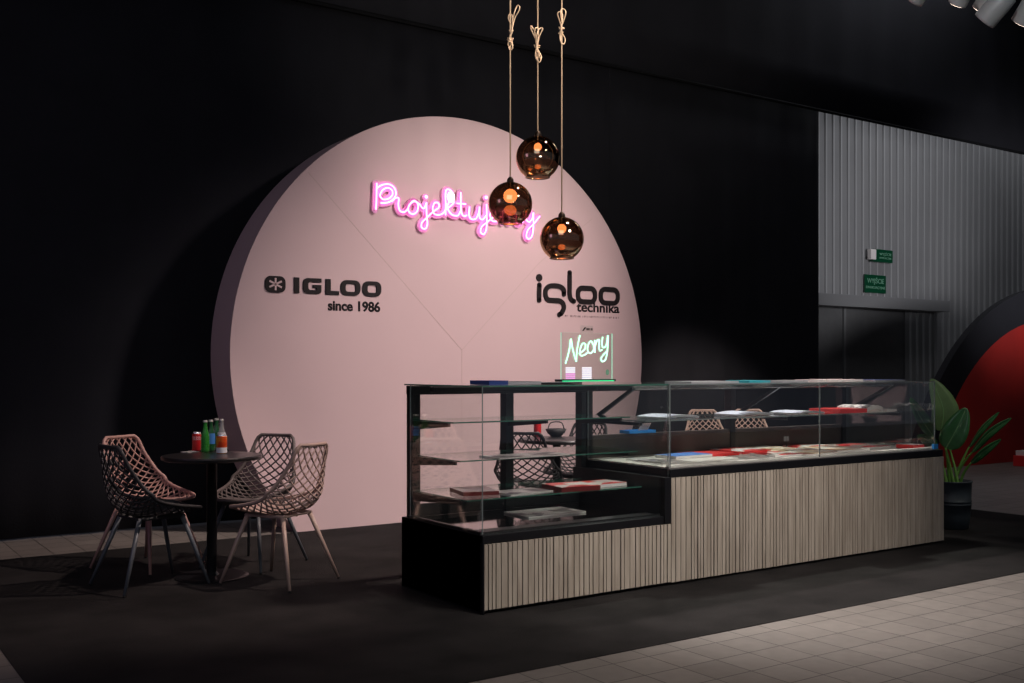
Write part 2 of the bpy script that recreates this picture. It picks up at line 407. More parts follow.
# ================================================================== THE SETTING
bm = B(); box(bm, -12, 30, -6, 16, -0.12, 0.0); struct(obj('floor', bm, M['tiles']))
bm = B(); box(bm, -12, 30, -6, 16, 7.6, 7.7); struct(obj('ceiling', bm, M['ceiling']))
# corrugated sheet-metal wall beyond the drape
GY = 11.0
bm = B(); X = 9.0; pitch = 0.186
prof = []
while X < 28:
    prof += [(X, GY), (X + 0.128, GY), (X + 0.14, GY - 0.02), (X + 0.174, GY - 0.02)]; X += pitch
for (xa, ya), (xb, yb) in zip(prof, prof[1:]):
    zb = 0.0
    mx_ = (xa + xb) / 2
    if 13.3 < mx_ < 15.75: zb = 2.36
    a, b, c, d = [bm.verts.new(v) for v in ((xa, ya, zb), (xb, yb, zb), (xb, yb, 7.6), (xa, ya, 7.6))]
    f = bm.faces.new((a, b, c, d)); f.material_index = 1 if (ya < GY - 0.015 and yb < GY - 0.015) else 0
struct(obj('wall_back', bm, [M['steelwall'], M['steelrib']]))
bm = B(); box(bm, 28, 28.2, -6, 16, 0, 7.6); struct(obj('wall_right', bm, M['ceiling']))
bm = B(); box(bm, 9.0, 16.55, GY - 0.30, GY - 0.04, 2.29, 2.48); box(bm, 16.47, 16.55, GY - 0.06, GY - 0.04, 0, 2.36)
struct(obj('trim_1', bm, M['flash_sheet'], bevel=0.004))
dr = bpy.data.objects.new('door_1', None); COL.objects.link(dr); dr.location = (13.3, GY + 0.03, 0); struct(dr)
bm = B(); box(bm, -0.1, 0.78, 0, 0.05, 0.0, 2.36); obj('door_leaf', bm, M['doorgrey'], dr, bevel=0.004)
bm = B(); box(bm, 0.84, 2.5, 0, 0.05, 0.0, 2.36); obj('door_leaf', bm, M['doorgrey'], dr, bevel=0.004)
bm = B(); box(bm, 0.785, 0.835, -0.03, 0.06, 0.0, 2.36); obj('door_frame', bm, M['flash_sheet'], dr)
bm = B(); tube(bm, [(0.95, -0.0, 1.05), (0.95, -0.06, 1.05), (1.09, -0.06, 1.05)], 0.011); obj('door_handle', bm, M['steel'], dr)

# carpet of the stand
bm = B(); box(bm, 0.771, 8.9, 3.63, 7.75, 0.0, 0.004)
tag(obj('exhibition_carpet', bm, M['carpet'], bevel=0.002), 'large flat charcoal carpet of the stand under counter and chairs', 'carpet')

# black drapes: one long lower curtain, an upper band over its top edge
def drape(name, x0, x1, z0, z1, y, amp, label, seams=(), step=0.05):
    t = thing(name, ((x0 + x1) / 2, y, z0), label, 'curtain')
    bm = B(); prev = None; n = int((x1 - x0) / step); cx = (x0 + x1) / 2
    for i in range(n + 1):
        xx = x0 + (x1 - x0) * i / n
        yy = amp * (math.sin(xx * 9.1) * 0.5 + math.sin(xx * 21.7 + 1.3) * 0.25 + math.sin(xx * 3.3) * 0.6)
        col = [bm.verts.new((xx - cx, yy * (1 - 0.5 * k / 6), (z1 - z0) * k / 6)) for k in range(7)]
        if prev:
            for k in range(6): bm.faces.new((prev[k], col[k], col[k + 1], prev[k + 1]))
        prev = col
    o = obj('cloth', bm, M['drape'], t, smooth=True)
    s = o.modifiers.new('thickness', 'SOLIDIFY'); s.thickness = 0.006
    for sx in seams:
        bm = B(); tube(bm, [(sx - cx, amp * 0.3 - 0.03, 0.02), (sx - cx, -0.02, z1 - z0 - 0.02)], 0.006, n=5)
        obj('edge_seam', bm, M['drape'], t)
    return t
drape('drape', -6.0, 10.54, 0.012, 4.56, 8.62, 0.018, 'long plain black curtain hanging behind the pink disc', seams=(1.2, 7.15))
up = drape('drape', -6.0, 27.5, 4.50, 7.55, 8.55, 0.012, 'upper black cloth band hanging across over the curtain top', seams=(), step=0.12)
bm = B(); tube(bm, [(-16.7, -0.01, 0.0), (16.7, -0.01, 0.0)], 0.02, n=6); obj('hem', bm, M['ceiling'], up)

# ================================================================== PINK DISC
PX, PZ, PR, PY = 4.782, 1.40, 2.066, 7.752
def cut_disc(cx, cz, r, y0, y1, n=160):
    a0 = math.asin(-cz / r) if abs(cz) < r else -PI / 2
    pts = [(cx + r * math.cos(a0 + (PI - 2 * a0) * k / n), cz + r * math.sin(a0 + (PI - 2 * a0) * k / n)) for k in range(n + 1)]
    return pts
disc = thing('round_backdrop', (PX, PY, 0), 'huge pale pink round backdrop panel standing on the floor', 'backdrop')
bm = B(); poly_xz(bm, [(x - PX, z) for x, z in cut_disc(PX, PZ, PR, 0, 0)], 0.0, 0.45); obj('board', bm, M['pink'], disc)
bm = B()
for pl in ([(308, 172), (462, 350)], [(462, 350), (462, 440)], [(592, 219), (540, 262), (462, 350)]):
    ribbon(bm, [((on_y(u, v, PY).x - PX), on_y(u, v, PY).z) for u, v in pl], 0.006, -0.0012, 0.001)
obj('board_joint', bm, M['seam'], disc)

def PXZ(u, v, Y=PY):
    p = on_y(u, v, Y); return (p.x, p.z)
# ---- IGLOO lettering, snowflake badge
lg = thing('wall_lettering', (3.5, PY, 1.9), 'black IGLOO lettering with snowflake badge and since 1986 on pink disc', 'lettering')
LO = Vector((3.5, PY, 1.9))
def L1(x, y): p = PXZ(255 + x / 7.314, 270 + y / 7.314); return (p[0] - LO.x, p[1] - LO.z)
xb = [L1(x, 110)[0] for x in (72, 220, 287, 318, 350, 482, 515, 612, 625, 768, 785, 920)]
zt, zb = L1(300, 58)[1], L1(300, 172)[1]
zt2, zb2 = L1(850, 80)[1], L1(850, 190)[1]
zt, zb = (zt + zt2) / 2, (zb + zb2) / 2
hh = zt - zb; wd = 0.044; yf, yb_ = -0.012, 0.0
bm = B(); poly_xz(bm, rrect((xb[0] + xb[1]) / 2, (zt + zb) / 2, (xb[1] - xb[0]) / 2, hh / 2 + 0.002, 0.045), yf, yb_)
obj('badge', bm, M['print_'], lg)
bm = B(); cxx, czz = (xb[0] + xb[1]) / 2, (zt + zb) / 2
for a in (90, 30, 150):
    ca, sa = math.cos(math.radians(a)), math.sin(math.radians(a))
    ribbon(bm, [(cxx - 0.058 * ca, czz - 0.048 * sa), (cxx + 0.058 * ca, czz + 0.048 * sa)], 0.014, yf - 0.002, yf + 0.001)
obj('snowflake', bm, M['pink'], lg)
def ring(x0, x1):
    bm = B(); cx_, cz_ = (x0 + x1) / 2, (zt + zb) / 2
    o_ = rrect(cx_, cz_, (x1 - x0) / 2, hh / 2, 0.05); i_ = rrect(cx_, cz_, (x1 - x0) / 2 - 0.042, hh / 2 - 0.029, 0.02)
    V = [[bm.verts.new((p[0], y, p[1])) for p in q] for q, y in ((o_, yf), (i_, yf), (i_, yb_), (o_, yb_))]; n = len(o_)
    for a, b in ((0, 1), (1, 2), (2, 3), (3, 0)):
        for k in range(n): bm.faces.new((V[a][k], V[a][(k + 1) % n], V[b][(k + 1) % n], V[b][k]))
    return obj('letter', bm, M['print_'], lg)
def letter(strokes, closed=False):
    bm = B()
    for s in strokes: ribbon(bm, s, wd, yf, yb_, closed)
    return obj('letter', bm, M['print_'], lg)
wd = 0.042
letter([[((xb[2] + xb[3]) / 2, zb), ((xb[2] + xb[3]) / 2, zt)]])
h2 = wd / 2
def sq(x0, x1): return rrect((x0 + x1) / 2, (zt + zb) / 2, (x1 - x0) / 2 - h2, hh / 2 - h2, 0.035)
g0, g1 = xb[4], xb[5]; zm = (zt + zb) / 2
gm = (g0 + g1) / 2 + 0.006
bm = B(); poly_xz(bm, [(g1, zt), (g0 + 0.035, zt), (g0 + 0.01, zt - 0.01), (g0, zt - 0.035), (g0, zb + 0.035), (g0 + 0.01, zb + 0.01), (g0 + 0.035, zb), (g1 - 0.025, zb), (g1 - 0.006, zb + 0.008), (g1, zb + 0.025),
    (g1, zm + 0.01), (gm, zm + 0.01), (gm, zm - 0.014), (g1 - 0.042, zm - 0.014), (g1 - 0.042, zb + 0.029), (g0 + 0.055, zb + 0.029), (g0 + 0.042, zb + 0.042), (g0 + 0.042, zt - 0.042), (g0 + 0.055, zt - 0.029), (g1, zt - 0.029)], yf, yb_)
obj('letter', bm, M['print_'], lg)
lx, lx2 = xb[6], xb[7]
bm = B(); poly_xz(bm, [(lx, zt), (lx, zb), (lx2, zb), (lx2, zb + 0.03), (lx + 0.042, zb + 0.03), (lx + 0.042, zt)], yf, yb_); obj('letter', bm, M['print_'], lg)
ring(xb[8], xb[9]); ring(xb[10], xb[11])
s0 = L1(532, 300); s1 = L1(915, 300)
text('caption', 'since 1986', 0.1, (s0[0], -0.002, L1(700, 305)[1] + 0.002), (PI / 2, 0, 0), M['print_'], lg, bold=0.0035, width=s1[0] - s0[0], height=0.088)

# ---- igloo technika logo
lg2 = thing('wall_lettering', (6.0, PY, 1.95), 'rounded black igloo technika logo on right side of pink disc', 'lettering')
LO2 = Vector((6.0, PY, 1.95))
def L2(x, y): p = PXZ(530 + x / 10.24, 265 + y / 10.24); return (p[0] - LO2.x, p[1] - LO2.z)
W2 = 0.045
def stroke(pts, closed=False, k=6, w_=W2, caps=True):
    bm = B(); P = [L2(*p) for p in pts]; P3 = smooth_pts([(a, b, 0) for a, b in P], k, closed)
    ribbon(bm, [(p.x, p.y) for p in P3], w_, -0.012, 0.0, closed)
    if not closed and caps:
        for p in (P3[0], P3[-1]): disc_xz(bm, p.x, p.y, w_ / 2, -0.012, 0.0)
    return bm
bm = stroke([(92, 205), (90, 290), (90, 362)]); c = L2(90, 130); disc_xz(bm, c[0], c[1], 0.033, -0.012, 0); obj('letter', bm, M['print_'], lg2)
obj('letter', stroke([(344, 300), (338, 250), (290, 218), (205, 215), (160, 250), (157, 315), (188, 358), (290, 365), (332, 393), (342, 440), (320, 490), (296, 508)]), M['print_'], lg2)
obj('letter', stroke([(402, 78), (402, 200), (402, 300), (414, 348), (445, 372)]), M['print_'], lg2)
for cx_, cy_ in ((575, 307), (808, 320)):
    c = L2(cx_, cy_); a = L2(cx_ - 88, cy_); b = L2(cx_, cy_ - 70)
    bm = B(); ribbon(bm, rrect(c[0], c[1], abs(c[0] - a[0]), abs(b[1] - c[1]), 0.055), W2, -0.012, 0.0, True)
    obj('letter', bm, M['print_'], lg2)
a = L2(475, 480); b = L2(915, 480)
text('technika_caption', 'technika', 0.1, (a[0], -0.002, L2(700, 487)[1]), (PI / 2, 0, 0), M['print_'], lg2, bold=0.0025, width=b[0] - a[0], height=0.094)
bm = B(); rr = random.Random(3); x = L2(360, 520)[0]; xe = L2(912, 545)[0]; zc = L2(640, 532)[1]
while x < xe:
    if rr.random() < 0.15: x += 0.012; continue
    box(bm, x, x + 0.004, -0.0012, 0.001, zc - 0.009, zc + 0.009)
    if rr.random() < 0.7: box(bm, x, x + 0.012, -0.0012, 0.001, zc + rr.choice((-0.009, 0.0, 0.006)), zc + 0.009)
    x += 0.019
obj('tagline', bm, M['print_grey'], lg2)

# ---- pink neon word
NY = 7.712
neon = thing('neon_sign', (4.8, NY, 2.6), 'pink glowing handwritten neon word on upper pink disc', 'neon sign')
NO = Vector((4.8, NY, 2.6))
def n1(x, y): return (365 + x / 8.54, 170 + y / 8.54)
def n2(x, y): return (340 + x / 3.413, 140 + y / 3.413)
words = [
    [n1(*p) for p in ((100, 112), (99, 180), (97, 260), (93, 338))],
    [n1(*p) for p in ((102, 155), (145, 128), (205, 122), (250, 152), (264, 205), (240, 250), (195, 278), (135, 283))],
    [n1(*p) for p in ((140, 240), (128, 215), (150, 172), (195, 152), (232, 175), (232, 215), (200, 245), (160, 252), (140, 240))],
    [n1(*p) for p in ((228, 268), (262, 238), (288, 245), (284, 300), (300, 350), (335, 360), (362, 335), (385, 290), (420, 262), (452, 295), (446, 350), (408, 378), (372, 352), (378, 300), (420, 268), (462, 290), (500, 330), (522, 285))],
    [n1(*p) for p in ((524, 278), (526, 380), (532, 460), (515, 502), (484, 492), (486, 450), (530, 405), (590, 350), (630, 320), (628, 285), (596, 280), (578, 325), (590, 372), (630, 385), (675, 360), (700, 290))],
    [n1(*p) for p in ((688, 385), (688, 280), (688, 190), (705, 165), (735, 178), (745, 215), (715, 280), (692, 330))],
    [n1(*p) for p in ((692, 335), (740, 300), (762, 270))], [n1(*p) for p in ((700, 325), (740, 380), (790, 390), (815, 350))],
    [n1(*p) for p in ((818, 190), (818, 280), (822, 360), (845, 395), (870, 385))], [n1(*p) for p in ((785, 285), (860, 292))],
    [n2(*p) for p in ((442, 228), (440, 255), (448, 270), (464, 268), (474, 245), (476, 228))], [n2(*p) for p in ((476, 228), (476, 262), (486, 272), (498, 258))],
    [n2(*p) for p in ((500, 220), (501, 270), (499, 305), (490, 322), (480, 314), (484, 296), (505, 278), (524, 262), (530, 246), (520, 240), (512, 256), (520, 276), (538, 276), (552, 262))],
    [n2(*p) for p in ((556, 238), (556, 282))], [n2(*p) for p in ((556, 258), (568, 240), (578, 248), (578, 284))], [n2(*p) for p in ((578, 260), (590, 243), (602, 250), (602, 280), (614, 288), (630, 272))],
    [n2(*p) for p in ((636, 246), (636, 270), (646, 280), (656, 268), (660, 248))], [n2(*p) for p in ((660, 248), (660, 290), (656, 325), (644, 338), (636, 328), (642, 306), (662, 285), (682, 260))],
]
bk = B(); bm = B()
for i, s in enumerate(words):
    P = smooth_pts([on_y(u, v, NY) - NO for u, v in s], 5)
    tube(bm, P, 0.0062, n=8)
    ribbon(bk, [(p.x, p.z) for p in P], 0.058, 0.014 + 0.0004 * i, 0.022 + 0.0004 * i)
    for p in (P[0], P[-1]): disc_xz(bk, p.x, p.z, 0.029, 0.0135 + 0.0004 * i, 0.0218 + 0.0004 * i, n=14)
for u, v in (n1(523, 230), n2(499, 196)):
    p = on_y(u, v, NY) - NO
    lathe_bm = bm; bmesh.ops.create_uvsphere(bm, u_segments=10, v_segments=8, radius=0.014, matrix=Matrix.Translation(p)); disc_xz(bk, p.x, p.z, 0.03, 0.0138, 0.022, n=14)
obj('neon_tube', bm, M['neon'], neon, smooth=True)
obj('backing_panel', bk, M['neon_back'], neon)
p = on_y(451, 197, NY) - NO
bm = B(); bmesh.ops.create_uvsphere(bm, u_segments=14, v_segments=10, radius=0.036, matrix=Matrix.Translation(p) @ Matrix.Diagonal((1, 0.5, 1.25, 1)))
obj('bright_bulb', bm, M['flash'], neon, smooth=True)  # glowing white ellipsoid set over the neon word
for u, v in ((380, 190), (452, 212), (498, 222), (531, 232)):
    q = on_y(u, v, NY) - NO; bm = B(); tube(bm, [(q.x, 0.022, q.z), (q.x, 0.04, q.z)], 0.006)
    obj('standoff', bm, M['steel'], neon)

# ================================================================== DISPLAY COUNTER
X0, XM, X1, YF, YBK = 2.948, 4.274, 7.0, 4.575, 5.46
SIDE = dict(e=0.010)
def pane(name, parent, x0, x1, y0, y1, z0, z1, edge='glass_line', face='glass'):
    """glass sheet; the two large faces are glass, the cut edges carry the edge tint"""
    bm = B(); fs = box(bm, x0, x1, y0, y1, z0, z1)
    big = sorted(fs, key=lambda f: -f.calc_area())[:2]
    for f in fs:
        if f not in big: f.material_index = 1
    return obj(name, bm, [M[face], M[edge]], parent)
def slats(parent, x0, x1, z0, z1, seed, ox, name='slatted_front'):
    rr = random.Random(seed); bm = B(); x = x0
    while x < x1 - 0.004:
        w_ = rr.choice((0.017, 0.021, 0.021, 0.026, 0.03, 0.036))
        if x + w_ > x1 - 0.015: w_ = x1 - x
        d = rr.choice((0, 0.002, 0.004))
        box(bm, x - ox, x + w_ - ox, YF + d, YF + 0.022, z0, z1); x += w_ + 0.0068
    return obj(name, bm, M['slats'], parent)

def O(ox): return lambda x: x - ox
# ---------------- low module (left)
lo = thing('display_case', (X0, 0, 0), 'low left glass display case with black side and three shelves', 'display case')
bm = B(); box(bm, 0, XM - X0 - 0.001, YF + 0.022, YBK, 0.012, 0.415); box(bm, 0, 0.012, YF, YBK, 0.006, 0.415)
box(bm, 0.0, XM - X0, YF + 0.01, YF + 0.03, 0.372, 0.415)
box(bm, XM - X0 - 0.05, XM - X0, YF, YBK, 0.372, 0.645)
box(bm, 0.04, XM - X0 - 0.02, YF + 0.06, YBK - 0.04, 0.0045, 0.03)
obj('base_cabinet', bm, M['black'], lo, bevel=0.003)
slats(lo, X0 + 0.012, XM - 0.001, 0.026, 0.368, 1, X0)
bm = B(); box(bm, 0.03, XM - X0 - 0.055, YF + 0.17, YBK - 0.1, 0.416, 0.421); obj('polished_deck', bm, M['deck'], lo)
bm = B(); box(bm, 0.03, XM - X0 - 0.055, YF + 0.05, YF + 0.165, 0.416, 0.423); obj('air_grille', bm, M['grille'], lo)
bm = B(); box(bm, 0.008, 0.03, YF + 0.04, YBK - 0.06, 0.414, 0.43); box(bm, 0.03, XM - X0 - 0.055, YF + 0.035, YF + 0.048, 0.414, 0.43)
obj('glass_channel', bm, M['blackmetal'], lo)
pane('front_glass', lo, 0.014, XM - X0 - 0.004, YF + 0.02, YF + 0.028, 0.42, 1.19)
pane('side_glass', lo, 0.006, 0.014, YF + 0.02, YBK - 0.09, 0.42, 1.19)
pane('top_glass', lo, 0.006, XM - X0 - 0.004, YF + 0.02, YBK - 0.02, 1.19, 1.198, edge='glass_edge')
def frame(parent, bm):
    return obj('rear_frame', bm, M['blackmetal'], parent, bevel=0.003)
for xa, xb_ in ((0.022, 0.08), (0.685, 0.745), (1.28, 1.32)):
    bm = B(); box(bm, xa, xb_, YBK - 0.085, YBK - 0.02, 0.40, 1.15); obj('rear_post', bm, M['blackmetal'], lo, bevel=0.003)
bm = B(); box(bm, 0.022, XM - X0 - 0.002, YBK - 0.09, YBK - 0.015, 1.135, 1.187); box(bm, 0.07, 1.29, YBK - 0.07, YBK - 0.03, 0.418, 0.49)
obj('rear_rail', bm, M['blackmetal'], lo, bevel=0.003)
bm = B(); box(bm, 0.08, 1.30, 5.23, 5.27, 1.15, 1.183); obj('light_rail', bm, M['blackmetal'], lo, bevel=0.006)
for z, yf_ in ((0.985, 4.92), (0.778, 4.85), (0.57, 4.78)):
    s = pane('glass_shelf', lo, 0.03, XM - X0 - 0.02, yf_, YBK - 0.09, z, z + 0.008, edge='glass_edge', face='glass_shelf')
    for xx in (0.03, 0.70, 1.27):
        bm = B(); pts = [(YBK - 0.08, z - 0.055), (YBK - 0.08, z - 0.001), (yf_ + 0.05, z - 0.001), (yf_ + 0.05, z - 0.02)]
        for xo in (xx, xx + 0.006): pass
        a = [bm.verts.new((xx, y, zz)) for y, zz in pts]; b = [bm.verts.new((xx + 0.012, y, zz)) for y, zz in pts]
        bm.faces.new(a); bm.faces.new(b[::-1])
        for k in range(4): bm.faces.new((a[k], b[k], b[(k + 1) % 4], a[(k + 1) % 4]))
        obj('shelf_bracket', bm, M['blackmetal'], lo)

# ---------------- high module (right)
hi = thing('display_case', (XM, 0, 0), 'long high glass display case with pale slatted front on the right', 'display case')
LR = X1 - XM
bm = B(); box(bm, 0.002, LR, YF + 0.022, YBK, 0.03, 0.69); box(bm, 0.0, LR, YF + 0.008, YF + 0.03, 0.642, 0.69)
box(bm, 0.04, LR - 0.04, YF + 0.06, YBK - 0.04, 0.0045, 0.03)
obj('base_cabinet', bm, M['black'], hi, bevel=0.003)
slats(hi, XM + 0.004, X1, 0.022, 0.64, 5, XM)
bm = B(); box(bm, 0.01, LR - 0.06, YF + 0.05, YBK - 0.08, 0.6905, 0.70); obj('steel_deck', bm, M['steel_lip'], hi)
bm = B(); box(bm, 0.01, LR - 0.06, YF + 0.028, YF + 0.06, 0.69, 0.712); obj('front_lip', bm, M['steel_lip'], hi, bevel=0.002)
XE = LR - 0.085
for xa, xb_ in ((0.012, LR / 2 - 0.004), (LR / 2 - 0.001, XE)):
    pane('front_glass', hi, xa, xb_ - 0.003, YF + 0.018, YF + 0.026, 0.70, 1.19)
pane('side_glass', hi, 0.002, 0.010, YF + 0.02, YBK - 0.09, 0.70, 1.19, edge='glass_line')
pane('side_glass', hi, XE, XE + 0.008, YF + 0.02, YBK - 0.09, 0.70, 1.19)
for xa, xb_ in ((0.004, LR / 2 - 0.004), (LR / 2 - 0.001, XE + 0.008)):
    pane('top_glass', hi, xa, xb_ - 0.003, YF + 0.018, YBK - 0.02, 1.19, 1.198)
for xa in (0.0, LR / 2 - 0.03, LR - 0.14):
    bm = B(); box(bm, xa, xa + 0.05, YBK - 0.085, YBK - 0.02, 0.69, 1.15); obj('rear_post', bm, M['blackmetal'], hi, bevel=0.003)
    bm = B()
    for (ya, za), (yb2, zb_) in (((5.37, 0.945), (4.95, 1.165)), ((5.37, 0.95), (4.88, 0.945))):
        t_ = (Vector((0, yb2, zb_)) - Vector((0, ya, za))); nrm = Vector((0, -t_.z, t_.y)).normalized() * 0.014
        q = [Vector((xa + 0.02, ya, za)) + nrm, Vector((xa + 0.02, yb2, zb_)) + nrm * 0.7, Vector((xa + 0.02, yb2, zb_)) - nrm * 0.7, Vector((xa + 0.02, ya, za)) - nrm]
        a = [bm.verts.new(v) for v in q]; b = [bm.verts.new(v + Vector((0.022, 0, 0))) for v in q]
        bm.faces.new(a); bm.faces.new(b[::-1])
        for k in range(4): bm.faces.new((a[k], b[k], b[(k + 1) % 4], a[(k + 1) % 4]))
    obj('support_arm', bm, M['blackmetal'], hi, bevel=0.002)
bm = B(); box(bm, 0.0, XE, YBK - 0.09, YBK - 0.015, 1.14, 1.187); obj('rear_rail', bm, M['blackmetal'], hi, bevel=0.003)
bm = B(); box(bm, 0.03, XE - 0.02, 4.93, 4.97, 1.158, 1.178); obj('light_rail', bm, M['steel'], hi, bevel=0.004)
for xa, xb_ in ((0.03, LR / 2 - 0.01), (LR / 2 + 0.01, XE - 0.02)):
    pane('glass_shelf', hi, xa, xb_, 4.84, YBK - 0.09, 0.96, 0.968, edge='blackmetal' if 0 else 'glass_line', face='glass_shelf')
bm = B(); box(bm, 0.05, XE - 0.02, YBK - 0.075, YBK - 0.03, 0.69, 0.85); obj('rear_upstand', bm, M['ledge'], hi, bevel=0.004)
bm = B(); box(bm, XE - 0.02, XE + 0.03, YF + 0.012, YF + 0.03, 0.70, 0.735); obj('blue_sticker', bm, M['blue_plastic'], hi)

# ================================================================== PRINTED MATTER
def paper_stack(name, cx, cy, z, w_, d, h, rz, top, side, label, cat='magazine', group=None, curl=0.0):
    """sheet pack: n sub-divided so that it may curl; top cover + page edges"""
    t = thing(name, (cx, cy, z), label, cat, group, math.radians(rz))
    nx = 8; bm = B(); rows = []
    for i in range(nx + 1):
        x = -w_ / 2 + w_ * i / nx; c_ = curl * ((2 * i / nx - 1) ** 2) if curl >= 0 else -curl * (1 - (2 * i / nx - 1) ** 2)
        rows.append([bm.verts.new((x, -d / 2, c_)), bm.verts.new((x, d / 2, c_)), bm.verts.new((x, d / 2, c_ + h)), bm.verts.new((x, -d / 2, c_ + h))])
    for a, b in zip(rows, rows[1:]):
        for k in range(4): bm.faces.new((a[k], a[(k + 1) % 4], b[(k + 1) % 4], b[k]))
    bm.faces.new(rows[0]); bm.faces.new(rows[-1])
    obj('pages', bm, M[side], t)
    bm = B(); prev = None
    for i in range(nx + 1):
        x = -w_ / 2 + w_ * i / nx; c_ = (curl * ((2 * i / nx - 1) ** 2) if curl >= 0 else -curl * (1 - (2 * i / nx - 1) ** 2)) + h + 0.0003
        cur = [bm.verts.new((x * 1.01, -d / 2 * 1.01, c_)), bm.verts.new((x * 1.01, d / 2 * 1.01, c_)), bm.verts.new((x * 1.01, d / 2 * 1.01, c_ + 0.0012)), bm.verts.new((x * 1.01, -d / 2 * 1.01, c_ + 0.0012))]
        if prev:
            for k in range(4): bm.faces.new((prev[k], prev[(k + 1) % 4], cur[(k + 1) % 4], cur[k]))
        else: bm.faces.new(cur)
        prev = cur
    bm.faces.new(prev)
    obj('cover', bm, M[top], t)
    return t
def stackpx(name, u, v, z, w_, d, h, rz, top, side, label, cat='magazine', group=None, curl=0.0):
    p = on_z(u, v, z); return paper_stack(name, p.x, p.y, z, w_, d, h, rz, top, side, label, cat, group, curl)
ZT = 1.199
def topx(name, u, y, w_, d, h, rz, top, side, label, cat='magazine'):
    p = on_y(u, 380, y); return paper_stack(name, p.x, p.y, ZT, w_, d, h, rz, top, side, label, cat)
topx('brochure', 489, 4.84, 0.13, 0.18, 0.022, 3, 'navy_card', 'navy_card', 'small navy brochure pack at left of the low case top')
topx('brochure', 513, 4.88, 0.25, 0.2, 0.016, -2, 'grey_card', 'grey_card', 'grey brochure pack beside the navy one on top glass')
topx('flat_folder', 549, 4.95, 0.34, 0.2, 0.009, 2, 'grey_card', 'black', 'thin black folder under the mint neon sign')
topx('price_list', 702, 4.85, 0.42, 0.24, 0.008, 0, 'grey_card', 'grey_card', 'thin grey price list on top glass right of the step')
topx('leaflet', 748, 4.9, 0.22, 0.2, 0.010, 4, 'teal_card', 'teal_card', 'teal leaflet on the top glass of the long case')
topx('catalogue', 785, 4.9, 0.24, 0.2, 0.009, -3, 'grey_card', 'grey_card', 'grey catalogue beside the teal leaflet on top glass')
topx('catalogue', 829, 4.82, 0.42, 0.26, 0.014, 2, 'pic_pink', 'paper', 'pale pink catalogue on top glass near the far end')
topx('folder', 878, 4.95, 0.36, 0.22, 0.008, 0, 'navy_card', 'grey_card', 'thin dark folder at the far right end of top glass')
# left shelves
Z2, Z3, ZD = 0.7865, 0.5785, 0.4225
stackpx('brochure', 525, 456, Z2, 0.50, 0.2, 0.006, 2, 'pic_grey', 'paper', 'flat grey and white brochure on the middle glass shelf')
stackpx('magazine', 474, 493, Z3, 0.21, 0.26, 0.022, -14, 'pic_pink', 'maroon_card', 'pale pink magazine pile with maroon spine on lowest glass shelf')
stackpx('leaflet', 521, 492, Z3, 0.32, 0.2, 0.005, 6, 'pic_grey', 'paper', 'grey leaflet spread beside the maroon-spined magazine pile')
stackpx('magazine', 571, 489, Z3, 0.26, 0.24, 0.026, -8, 'pic_red', 'maroon_card', 'red and white magazine pile with dark red spine on lowest shelf')
stackpx('magazine', 601, 485, Z3, 0.24, 0.2, 0.018, 4, 'pic_red', 'paper', 'white-edged red magazine pile at right end of lowest shelf')
stackpx('brochure', 545, 513, ZD, 0.42, 0.26, 0.008, 0, 'pic_grey', 'paper', 'grey photo brochure lying on polished deck of the low case')
# shelf of the long case
ZS = 0.9695
g = 'white paper piles on the shelf of the long case'
def shelfx(name, u, w_, d, h, rz, top, side, label, cat, group=None, curl=0.0, y=5.0):
    p = on_y(u, 412, y); return paper_stack(name, p.x, y, ZS, w_, d, h, rz, top, side, label, cat, group, curl)
shelfx('paper_pile', 668, 0.30, 0.26, 0.012, 3, 'paper_blue', 'grey_card', 'bluish white paper pile at left end of the long shelf', 'papers', g, -0.013)
shelfx('paper_pile', 744, 0.30, 0.26, 0.012, -4, 'paper_blue', 'grey_card', 'bluish white paper pile in the middle of the long shelf', 'papers', g, -0.015)
shelfx('paper_pile', 797, 0.28, 0.26, 0.010, 2, 'paper_blue', 'grey_card', 'bluish white paper pile left of the red folder', 'papers', g, -0.012)
shelfx('folder', 838, 0.30, 0.28, 0.026, -2, 'red_card', 'red_card', 'bright red folder on the shelf of the long case', 'folder')
shelfx('price_list', 860, 0.2, 0.26, 0.03, 2, 'pic_stripe', 'paper', 'white price list with dark stripes right of red folder', 'price list', None, -0.02)
shelfx('price_list', 877, 0.12, 0.26, 0.016, 0, 'pic_pink', 'paper', 'pinkish white sheet pack at right end of the shelf', 'price list')
stick = paper_stack('leaflet', 6.80, 4.72, 0.7015, 0.14, 0.14, 0.03, 0, 'pic_pink', 'red_card', 'pale leaflet pile in the far front corner of long deck', 'leaflet')
